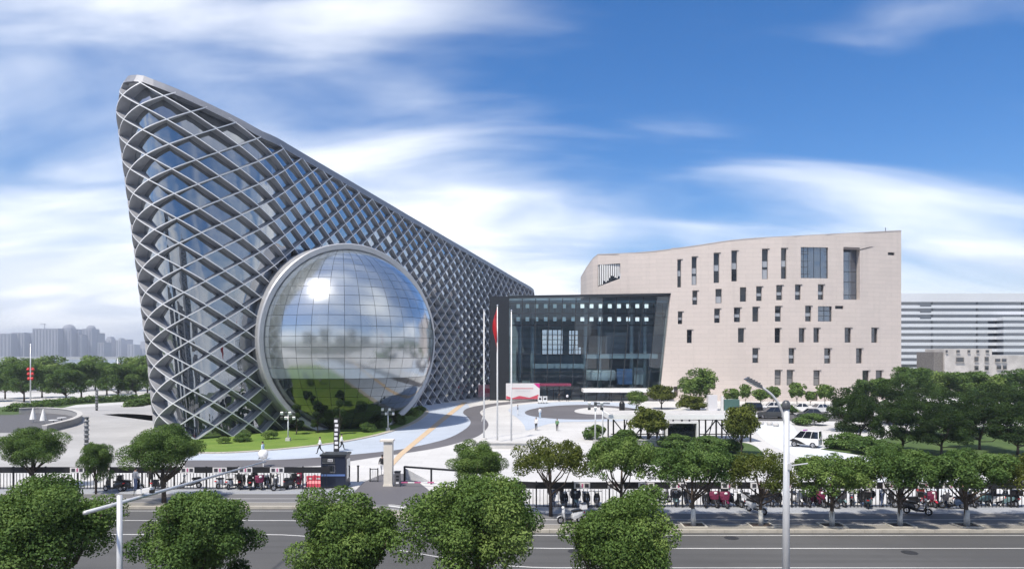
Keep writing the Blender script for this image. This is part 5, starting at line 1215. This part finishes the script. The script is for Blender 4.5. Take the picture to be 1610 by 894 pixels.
# ------------------------------------------------------------------ cars
def car(px, py, label, body, ang, L=4.5, W=1.8, H=1.5, kind='sedan', name='car', cat='car'):
    p = gnd(px, py); t = thing(name, label, cat, (p.x, p.y, .012), R(ang)); OFF[t] = Vector((0, 0, 0))
    belt = H * .58; hw = W / 2
    if kind == 'sedan': prof = [(-.5, .30), (-.5, .60), (-.36, .63), (-.28, .64), (.16, .62), (.40, .56), (.5, .44), (.5, .22)]; cab = [(-.34, .62), (-.20, .99), (.06, 1.0), (.22, .61)]
    elif kind == 'suv': prof = [(-.5, .30), (-.5, .64), (.18, .64), (.42, .60), (.5, .5), (.5, .22)]; cab = [(-.49, .63), (-.43, 1.0), (.05, 1.0), (.22, .63)]
    else: prof = [(-.5, .2), (-.5, .58), (.32, .58), (.46, .48), (.5, .36), (.5, .18)]; cab = [(-.5, .57), (-.485, 1.0), (.12, 1.0), (.33, .57)]
    full = [(-.5, .16)] + prof + [(.5, .16)]
    mb = MB(); A = [(x * L, -hw * (.94 if i in (0, len(full) - 1) else 1), z * H) for i, (x, z) in enumerate(full)]; Bq = [(x, -y, z) for x, y, z in A]
    for i in range(len(A)): j = (i + 1) % len(A); mb.face(A[i], A[j], Bq[j], Bq[i])
    mb.face(*A); mb.face(*Bq); mb.build('body', body, t)
    gl = MB(); cw = hw * .96; tw = hw * .78
    c = [(x * L, cw if i in (0, 3) else tw, z * H) for i, (x, z) in enumerate(cab)]
    rfm = MB(); rfm.face(*[(c[1][0], -tw, c[1][2]), (c[2][0], -tw, c[2][2]), (c[2][0], tw, c[2][2]), (c[1][0], tw, c[1][2])]); rfm.box(((c[1][0] + c[2][0]) / 2, 0, c[1][2] + .012), (c[2][0] - c[1][0], tw * 1.9, .03))
    gl.face((c[2][0], -tw, c[2][2]), (c[3][0], -cw, c[3][2]), (c[3][0], cw, c[3][2]), (c[2][0], tw, c[2][2])); gl.build('windscreen', M_wpane, t)
    gl = MB(); gl.face((c[0][0], -cw, c[0][2]), (c[1][0], -tw, c[1][2]), (c[1][0], tw, c[1][2]), (c[0][0], cw, c[0][2])); gl.build('rear_window', M_wpane, t)
    for sy in (-1, 1):
        gl = MB(); gl.face(*[(x, sy * y, z) for x, y, z in c]); gl.build('side_window', M_wpane, t)
        for k in (.33, .66) if kind != 'sedan' else (.5,):
            a = Vector(c[0]).lerp(Vector(c[3]), k); b = Vector(c[1]).lerp(Vector(c[2]), k); rfm.beam((a.x, sy * (a.y + .01), a.z), (b.x, sy * (b.y + .01), b.z), .09, .03)
        for i, j in ((0, 1), (2, 3)): rfm.beam((c[i][0], sy * c[i][1], c[i][2]), (c[j][0], sy * c[j][1], c[j][2]), .08, .06)
        MB().box((.49 * L, sy * hw * .68, .46 * H), (.06 * L, .30, .12)).build('headlight', M_lamp, t); MB().box((-.495 * L, sy * hw * .78, .52 * H), (.04, .22, .16)).build('tail_light', M_red, t)
        MB().box((c[3][0] - .1, sy * (hw + .09), belt + .08), (.12, .18, .12)).build('mirror', body, t)
        for x in (-.31, .31):
            r_ = .31; wm = MB(); n = 16
            for q in range(n):
                a, b = 2 * math.pi * q / n, 2 * math.pi * (q + 1) / n; y0, y1 = sy * (hw - .2), sy * (hw + .015)
                P_ = lambda a_, y_: (x * L + r_ * math.cos(a_), y_, r_ + r_ * math.sin(a_)); wm.face(P_(a, y0), P_(b, y0), P_(b, y1), P_(a, y1)); wm.face(P_(a, y1), P_(b, y1), (x * L, y1, r_))
            wo = wm.build('wheel', M_tyre, t); MB().ring((x * L, sy * (hw + .02), r_), .17, .03, 'Y', 12, 4).box((x * L, sy * (hw + .02), r_), (.3, .03, .07)).box((x * L, sy * (hw + .02), r_), (.07, .03, .3)).build('rim', M_chrome, wo)
    rfm.build('roof', body, t)
    return t
PBk, PWh, PGr, PSi = B_('paint_black', (.012, .013, .016)), B_('paint_white', (.75, .75, .75)), B_('paint_grey', (.06, .065, .07)), B_('paint_silver', (.4, .42, .44))
car(1176, 650, 'black van parked against the stone wall, left end of the car row', PBk, 160, 4.8, 1.85, 1.9, 'suv')
car(1212, 657, 'dark sport utility car nearest the lane in the parked row', PGr, 175, 4.8, 1.9, 1.75, 'suv')
car(1213, 645, 'white car behind the dark sport utility car', PWh, 170, 4.5, 1.8, 1.5)
car(1258, 647, 'white hatchback right of the lamp post', PWh, 165, 4.2, 1.75, 1.5)
car(1274, 657, 'dark car in front of the white hatchback', PGr, 170, 4.5, 1.8, 1.5)
car(1292, 648, 'white car at the right end of the parked row', PWh, 10, 4.4, 1.8, 1.5)
car(195, 618, 'silver car passing on the left river road', PSi, 0, 4.6, 1.8, 1.5)
van = car(1266, 702, 'white patrol van with black slanting side stripe on the drive', PWh, 142, 3.1, 1.5, 1.75, 'van', 'patrol_van', 'van')
for sy in (-1, 1):
    mb = MB(); y = sy * .762; mb.face((1.1, y, .90), (1.45, y, .66), (.3, y, .34), (-.3, y, .36), (.6, y, .78)); mb.build('side_stripe', M_black, van)
MB().box((.0, 0, 1.82), (.25, .9, .1)).build('roof_light', mat('beacon', (.3, .05, .3), .3), van)
for k in range(3): MB().box((-1.56, -.45 + .3 * k, .9), (.02, .22, .16)).build('rear_letter', M_plate if k != 1 else M_ink, van)

# ------------------------------------------------------------------ lamp posts, masts, flags
M_head = mat('lamp_head', (.10, .105, .11), .4, .4)
D = 26.0; q = at(1236, 640, D); t = thing('street_lamp', 'tall white street lamp with curved arm at right foreground', 'street lamp', (q.x, D, -.13)); X_ = q.x
MB().tube([(X_, D, -.13), (X_, D, 4), (X_ + .02, D, at(0, 640, D).z)], [.15, .125, .10], 14).build('pole', M_pole, t, True)
arm = [at(1236, 690, D), at(1233, 660, D), at(1226, 638, D), at(1214, 621, D), at(1200, 610, D), at(1190, 604, D)]
MB().tube(catmull([tuple(a) for a in arm], 5), .045, 10).build('arm', M_pole, t, True)
h_ = at(1185, 601, D); mb = MB(); rot = Matrix.Rotation(R(28), 3, 'Y'); mb.box((h_.x, h_.y, h_.z), (.72, .30, .10), rot=rot, taper=.8); hd = mb.build('lamp_head', M_head, t); mb = MB(); mb.box((h_.x - .02, h_.y, h_.z - .07), (.5, .22, .03), rot=rot); mb.build('lens', M_lamp, hd)
for k in range(5): MB().box((h_.x - .2 + k * .1, h_.y, h_.z + .08 - (k - 2) * -.0 + (.2 - k * .1) * .53), (.02, .26, .05), rot=rot).build('cooling_fin', M_head, hd)
MB().lathe([(.14, 0), (.16, .08), (.14, .22), (.08, .3), (0, .32)], 14, (X_, D, at(0, 642, D).z)).build('pole_cap', M_head, t, True)
a, b = at(1240, 732, D), at(1270, 728, D); MB().tube([a, b], .025, 8).build('small_arm', M_pole, t); MB().box((a.x - .02, D, a.z), (.14, .3, .22)).build('bracket', M_pole, t)
MB().lathe([(.32, 0), (.32, .05), (.18, .09)], 12, (X_, D, -.13)).build('base_plate', M_pole, t)
D = 23.0; q = at(188, 790, D); t = thing('mast_arm', 'white mast with a long slanting arm at left foreground', 'mast', (q.x, D, -.13))
MB().tube([(q.x, D, -.13), (q.x, D, q.z + .25)], [.10, .085], 14).build('pole', M_pole, t, True)
a, b = Vector((q.x - .42, D - 1.2, q.z - .06)), Vector(((418 - 805) / F0 * 36, 36, at(0, 725, 36).z))
MB().tube([a, a.lerp(b, .3), b], [.065, .06, .04], 10).build('arm', M_pole, t, True)
c = a.lerp(b, .22); MB().box((c.x + .1, c.y, c.z + .22), (.5, .22, .14), rot=Matrix.Rotation(R(-10), 3, 'Y')).build('camera_housing', M_white, t); MB().box((c.x + .38, c.y - .05, c.z + .2), (.12, .16, .12)).build('camera_lens', M_black, t)
MB().tube([c, (c.x + .05, c.y, c.z + .2)], .03, 6).build('camera_bracket', M_pole, t); MB().tube([(c.x - .3, c.y, c.z + .05), (c.x - .1, c.y - .3, c.z + .35), (c.x + .1, c.y, c.z + .25)], .012, 5).build('cable', M_black, t)
for px, yt, yb_, lab, fl in ((761, 488, 690, 'left flagpole of three in front of the hall', 0), (782, 481, 694, 'middle flagpole of three, flying the red flag', 1), (804, 489, 699, 'right flagpole of three in front of the hall', 0)):
    b = gnd(px, yb_); tz = at(px, yt, b.y).z; t = thing('flagpole', lab, 'flagpole', (b.x, b.y, 0))
    MB().tube([(b.x, b.y, 0), (b.x, b.y, tz * .5), (b.x, b.y, tz)], [.11, .085, .05], 10).build('pole', M_white, t, True); MB().ellipsoid((b.x, b.y, tz + .08), (.11, .11, .11), 10, 6).build('finial', M_chrome, t, True); MB().lathe([(.3, 0), (.3, .12), (.14, .2)], 12, (b.x, b.y, 0)).build('base', M_concrete, t)
    if fl:
        f = thing('flag', 'limp red flag hanging from the middle flagpole', 'flag', (b.x, b.y, tz - 4)); mb = MB(); nx, nz_ = 8, 14
        P_ = lambda i, j: (b.x - .06 - i / nx * (.55 - .2 * (j / nz_)) * (.6 + .4 * math.sin(j * .35 + .6)) , b.y + .22 * math.sin(i * 1.1 + j * .3), tz - .25 - j / nz_ * 3.6 - i / nx * 1.5)
        for i in range(nx):
            for j in range(nz_): mb.face(P_(i, j), P_(i + 1, j), P_(i + 1, j + 1), P_(i, j + 1))
        mb.build('cloth', mat('flag_red', (.50, .02, .03), .8), f, True)
mb = thing('flagpole_plinth', 'low pale stone plinth below the flagpoles', 'plinth', tuple(gnd(790, 706))); p = gnd(790, 704); MB().box((p.x, p.y, .3), (6.5, 1.2, .6)).build('block', M_concrete, mb); MB().box((p.x, p.y, .63), (6.7, 1.4, .08)).build('coping', M_concrete, mb)
def flood(px, py, h, label, n=4):
    p = gnd(px, py); t = thing('floodlight_mast', label, 'floodlight', (p.x, p.y, 0)); MB().tube([(p.x, p.y, 0), (p.x, p.y, h)], [.10, .07], 8).build('pole', M_pole, t, True)
    MB().beam((p.x - .8, p.y, h - .1), (p.x + .8, p.y, h - .1), .07).build('crossbar', M_head, t)
    for k in range(n):
        for r_ in (0, 1): MB().box((p.x - .7 + 1.4 * k / (n - 1), p.y - .1, h + .15 - r_ * .55), (.30, .25, .28), rot=Matrix.Rotation(R(25), 3, 'X')).build('lamp', M_head if (k + r_) % 2 else M_lamp, t)
    MB().box((p.x, p.y, .2), (.5, .5, .4)).build('base', M_concrete, t)
flood(453, 693, 3.1, 'floodlight mast left of the glass ball on the lawn'); flood(610, 677, 2.7, 'floodlight mast on the lawn edge at the right of the glass ball'); flood(936, 697, 4.4, 'double floodlight mast at the left end of the pergola', 3)
p = gnd(942, 697); t = thing('lamp_column', 'plain lamp column right beside the double floodlight mast', 'lamp', (p.x + .4, p.y, 0)); MB().tube([(p.x + .4, p.y, 0), (p.x + .4, p.y, 4.5)], .08, 8).build('pole', M_pole, t, True); MB().box((p.x + .4, p.y, 4.55), (1.6, .35, .12)).build('lamp_head', M_head, t)
M_ringd = mat('pillar_ring', (.22, .23, .24), .5)
# ribbed pillars and lantern posts at left
for px, yt, yb_, lab in ((136, 657, 704, 'near dark ribbed light pillar on the left plaza'), (152, 615, 645, 'far slim dark light pillar on the left plaza')):
    b = gnd(px, yb_); h = at(px, yt, b.y).z; t = thing('light_pillar', lab, 'light pillar', (b.x, b.y, 0)); MB().tube([(b.x, b.y, 0), (b.x, b.y, h)], .2, 12).build('shaft', M_head, t, True)
    for k in range(6): MB().lathe([(.2, 0), (.27, .04), (.27, .16), (.2, .2)], 12, (b.x, b.y, .4 + (h - .8) * k / 5)).build('ring', M_ringd, t, True)
    MB().lathe([(.24, 0), (.24, .12), (0, .16)], 12, (b.x, b.y, h)).build('cap', M_head, t)
for px, yt, yb_, yl, lab in ((48, 540, 635, 588, 'red tiered lanterns on a post at the far left'), (185, 563, 620, 580, 'red tiered lanterns on a post near the lattice museum')):
    b = gnd(px, yb_); h = at(px, yt, b.y).z; t = thing('lantern_post', lab, 'lantern post', (b.x, b.y, 0)); MB().tube([(b.x, b.y, 0), (b.x, b.y, h)], [.14, .08], 8).build('pole', M_pole, t, True); zl = at(px, yl, b.y).z
    for k in range(3):
        for sx in (-1, 1): MB().lathe([(0, -.28), (.22, -.2), (.32, 0), (.22, .2), (0, .28)], 10, (b.x + sx * (.48 - .08 * k), b.y, zl + 1.0 - k * .95)).build('lantern', M_red, t, True)
        MB().beam((b.x - .6, b.y, zl + 1.35 - k * .95), (b.x + .6, b.y, zl + 1.35 - k * .95), .07).build('arm', M_red, t)
# sunken court at far left
pts = [gnd(*q) for q in ((30, 650), (70, 649), (105, 651.5), (122, 656), (125, 662), (112, 669), (90, 675), (70, 680))]
cv = catmull([tuple(p) for p in pts], 6); t = thing('court_wall', 'curved low grey wall round the sunken court at left', 'wall', tuple(pts[0])); M_cw = mat('court_stone', (.30, .30, .30), .8, var=.1)
mb = MB()
for a, b in zip(cv, cv[1:]): MB_ = mb.beam(a + Vector((0, 0, .45)), b + (b - a) * .02 + Vector((0, 0, .45)), .55, .9)
mb.build('wall_body', M_cw, t); mb = MB()
for a, b in zip(cv, cv[1:]): mb.beam(a + Vector((0, 0, .94)), b + (b - a) * .02 + Vector((0, 0, .94)), .7, .09)
mb.build('coping', M_concrete, t)
flat('court_floor', [(p.x, p.y) for p in cv] + [tuple(gnd(-60, 680).xy), tuple(gnd(-60, 650).xy)], .012, mat('court_paving', (.10, .10, .105), .8, var=.2))
for k, (px, py, lab) in enumerate(((52, 664, 'white folding sunshade, left of two in the sunken court'), (68, 666, 'white folding sunshade, right of two in the sunken court'))):
    b = gnd(px, py); u = thing('sunshade', lab, 'sunshade', (b.x, b.y, 0)); MB().tube([(b.x, b.y, 0), (b.x, b.y, 2.1)], .04, 6).build('pole', M_pole, u); MB().lathe([(.45, .5), (.3, 1.2), (.08, 2.1), (0, 2.2)], 10, (b.x, b.y, 0)).build('folded_canopy', M_white, u)
for px, py, lab in ((84, 668, 'dark round table in the sunken court'), (97, 664, 'second dark table right in the sunken court')):
    b = gnd(px, py); u = thing('court_table', lab, 'table', (b.x, b.y, 0)); MB().lathe([(.6, .7), (.6, .76), (0, .76)], 14, (b.x, b.y, 0)).build('table_top', M_white, u); MB().tube([(b.x, b.y, 0), (b.x, b.y, .72)], .05, 6).build('leg', M_black, u); MB().lathe([(.3, 0), (.3, .05), (0, .06)], 12, (b.x, b.y, 0)).build('foot', M_black, u)
# billboards in front of the hall
b = gnd(822, 630); t = thing('event_billboard', 'wide white and magenta event billboard before the hall', 'billboard', (b.x, b.y, 0)); w_, h_ = 53 / F0 * b.y, 25 / F0 * b.y
MB().box((b.x, b.y, h_ / 2 + .4), (w_, .3, h_)).build('panel', M_plate, t); Mmg = mat('print_magenta', (.55, .02, .22), .5); Mrd = mat('print_red', (.58, .08, .12), .5)
f0 = b.y - .17
mb = MB(); mb.face((b.x + w_ * .32, f0, .4 + h_ * .99), (b.x + w_ * .5, f0, .4 + h_ * .99), (b.x + w_ * .5, f0, .4 + h_ * .68), (b.x + w_ * .42, f0, .4 + h_ * .8)); mb.build('print_corner', Mmg, t)
mb = MB(); mb.face((b.x - w_ * .49, f0, .45), (b.x + w_ * .49, f0, .45), (b.x + w_ * .46, f0, .4 + h_ * .30), (b.x + w_ * .2, f0, .4 + h_ * .10), (b.x - w_ * .1, f0, .4 + h_ * .22), (b.x - w_ * .3, f0, .4 + h_ * .08), (b.x - w_ * .49, f0, .4 + h_ * .22)); mb.build('print_wave', Mrd, t)
for k in range(11): MB().box((b.x - w_ * .30 + w_ * .058 * k, f0 - .01, .4 + h_ * .68), (w_ * .036, .01, h_ * .06)).build('letter', Mrd, t)
for k in range(8): MB().box((b.x - w_ * .2 + w_ * .055 * k, f0 - .01, .4 + h_ * .52), (w_ * .034, .01, h_ * .04)).build('letter', M_pole, t)
for sx in (-.4, .4): MB().box((b.x + sx * w_, b.y + .3, h_ * .4), (.15, .5, h_ * .8)).build('support', M_rail, t)
b = gnd(762, 625); t = thing('pink_display_board', 'small pink display board at the foot of the lattice museum', 'billboard', (b.x, b.y, 0)); MB().box((b.x, b.y, 1.6), (3.0, .4, 2.9)).build('panel', mat('board_pink', (.62, .22, .24), .6, col2=(.7, .5, .5), vscale=.8), t); MB().box((b.x, b.y, .1), (3.2, .9, .2)).build('base', M_concrete, t); MB().box((b.x + .6, b.y - .22, 1.7), (1.2, .03, 1.1)).build('print', Mrd, t)
# pergola pavilion
D0 = 80.0; perg = thing('pergola_pavilion', 'long white flat-roofed pergola pavilion with dark slanting struts', 'pavilion', (at(1070, 0, D0).x, D0, 0))
xa, xb = at(957, 0, D0).x, at(1190, 0, D0).x
MB().box(((xa + xb) / 2, D0 + 2.6, 2.95), (xb - xa, 5.6, .55)).build('roof', M_white, perg); MB().box(((xa + xb) / 2, D0 + 2.6, 3.25), (xb - xa - .5, 5.1, .06)).build('roof_membrane', M_concrete, perg)
for k in range(9):
    x = xa + .6 + (xb - xa - 1.2) * k / 8
    for y in (D0 + .4, D0 + 4.8): MB().box((x, y, 1.34), (.16, .16, 2.68)).build('column', M_rail, perg)
for k in range(8):
    x = xa + .6 + (xb - xa - 1.2) * k / 8; e = (xb - xa - 1.2) / 8
    if k not in (3, 4): MB().beam((x, D0 + .4, .1 if k % 2 else 2.6), (x + e, D0 + .4, 2.6 if k % 2 else .1), .12).build('strut', M_rail, perg); MB().beam((x + e * .5, D0 + .4, .1), (x + e * .8, D0 + .4, 2.6), .09).build('strut', M_rail, perg)
MB().box(((xa + xb) / 2, D0 + .3, .95), (xb - xa - .6, .08, .10)).build('handrail', M_rail, perg)
kx0, kx1 = at(1046, 0, D0).x, at(1097, 0, D0).x
kio = thing('glass_kiosk', 'white-framed dark glass kiosk under the pergola', 'kiosk', ((kx0 + kx1) / 2, D0 + 1, 0))
MB().box(((kx0 + kx1) / 2, D0 + 1.2, 1.15), (kx1 - kx0 - .3, 2.2, 2.2)).build('glass_box', M_wpane, kio)
for (cx, cz, sx, sz) in (((kx0 + kx1) / 2, 2.33, kx1 - kx0, .2), (kx0 + .1, 1.1, .22, 2.24), (kx1 - .1, 1.1, .22, 2.24)): MB().box((cx, D0 - .1, cz), (sx, .5, sz)).build('frame', M_white, kio)
t = thing('planter_wall', 'low grey stone planter wall in front of the pergola', 'wall', (at(1010, 0, 75).x, 75, 0)); a, b = gnd(1000, 701), gnd(1075, 702); MB().beam(Vector((a.x, a.y, .35)), Vector((b.x, b.y, .35)), .5, .7).build('wall_body', M_cw, t); MB().beam(Vector((a.x, a.y, .73)), Vector((b.x, b.y, .73)), .62, .07).build('coping', M_concrete, t)
# bins and benches on the plaza
for px, py, lab in ((849, 634, 'white service cart, left of two near the billboard'), (857, 634, 'white service cart, right of two near the billboard')):
    b = gnd(px, py); u = thing('service_cart', lab, 'cart', (b.x, b.y, 0)); MB().box((b.x, b.y, .85), (.85, .7, 1.1)).build('body', M_white, u); MB().box((b.x, b.y - .36, 1.0), (.5, .03, .4)).build('panel', M_rail, u)
    for sx in (-.3, .3): MB().ring((b.x + sx, b.y - .3, .16), .12, .05, 'Y', 10, 5).build('wheel', M_tyre, u)
    MB().box((b.x, b.y, 1.45), (.95, .8, .08)).build('top', M_white, u)
t = thing('round_signal_box', 'dark rounded box at the right edge of the plaza disc', 'box', tuple(gnd(978, 648))); b = gnd(978, 648); MB().lathe([(.45, 0), (.5, .3), (.5, 1.5), (.35, 1.9), (0, 2.0)], 14, (b.x, b.y, 0)).build('body', M_black, t, True); MB().lathe([(.6, 0), (.6, .12)], 14, (b.x, b.y, 0)).build('base', M_concrete, t)
for px, py, lab in ((1196, 667, 'pale stone stool left of three on the drive'), (1210, 668, 'pale stone stool in the middle of three on the drive'), (1220, 670, 'pale stone stool right of three on the drive')):
    b = gnd(px, py); u = thing('stone_stool', lab, 'stool', (b.x, b.y, 0)); MB().lathe([(.3, 0), (.42, .15), (.4, .4), (.3, .5), (0, .52)], 12, (b.x, b.y, 0)).build('seat', M_concrete, u, True)
t = thing('bin_shelter', 'white and green bin shelter beside the bright green tree', 'shelter', tuple(gnd(1130, 647))); b = gnd(1130, 647)
MB().box((b.x - 1.2, b.y, 1.5), (1.6, 1.2, 3.0)).build('cabinet', M_plate, t); MB().box((b.x + .6, b.y, 1.4), (.4, .4, 2.8)).build('post', M_white, t); MB().box((b.x + 2.2, b.y, 1.1), (2.6, 1.2, 2.2)).build('screen', mat('screen_green', (.07, .15, .13), .6), t)

# ------------------------------------------------------------------ air
def haze():
    bm = bmesh.new(); bmesh.ops.create_cube(bm, size=1); me = bpy.data.meshes.new('haze')
    for v in bm.verts: v.co = Vector((v.co.x * 9200, 1650 + v.co.y * 4500, 59 + v.co.z * 124))
    bm.to_mesh(me); bm.free(); m = bpy.data.materials.new('haze_air'); m.use_nodes = True; t = NT(m.node_tree)
    v = t.n('ShaderNodeVolumePrincipled', {'Color': (.82, .88, 1.0), 'Density': .00032, 'Anisotropy': .3})
    t.t.links.new(v.outputs[0], t.n('ShaderNodeOutputMaterial').inputs['Volume']); me.materials.append(m)
    o = link('haze', me); tag(o, kind='stuff')
import os
if True: haze()
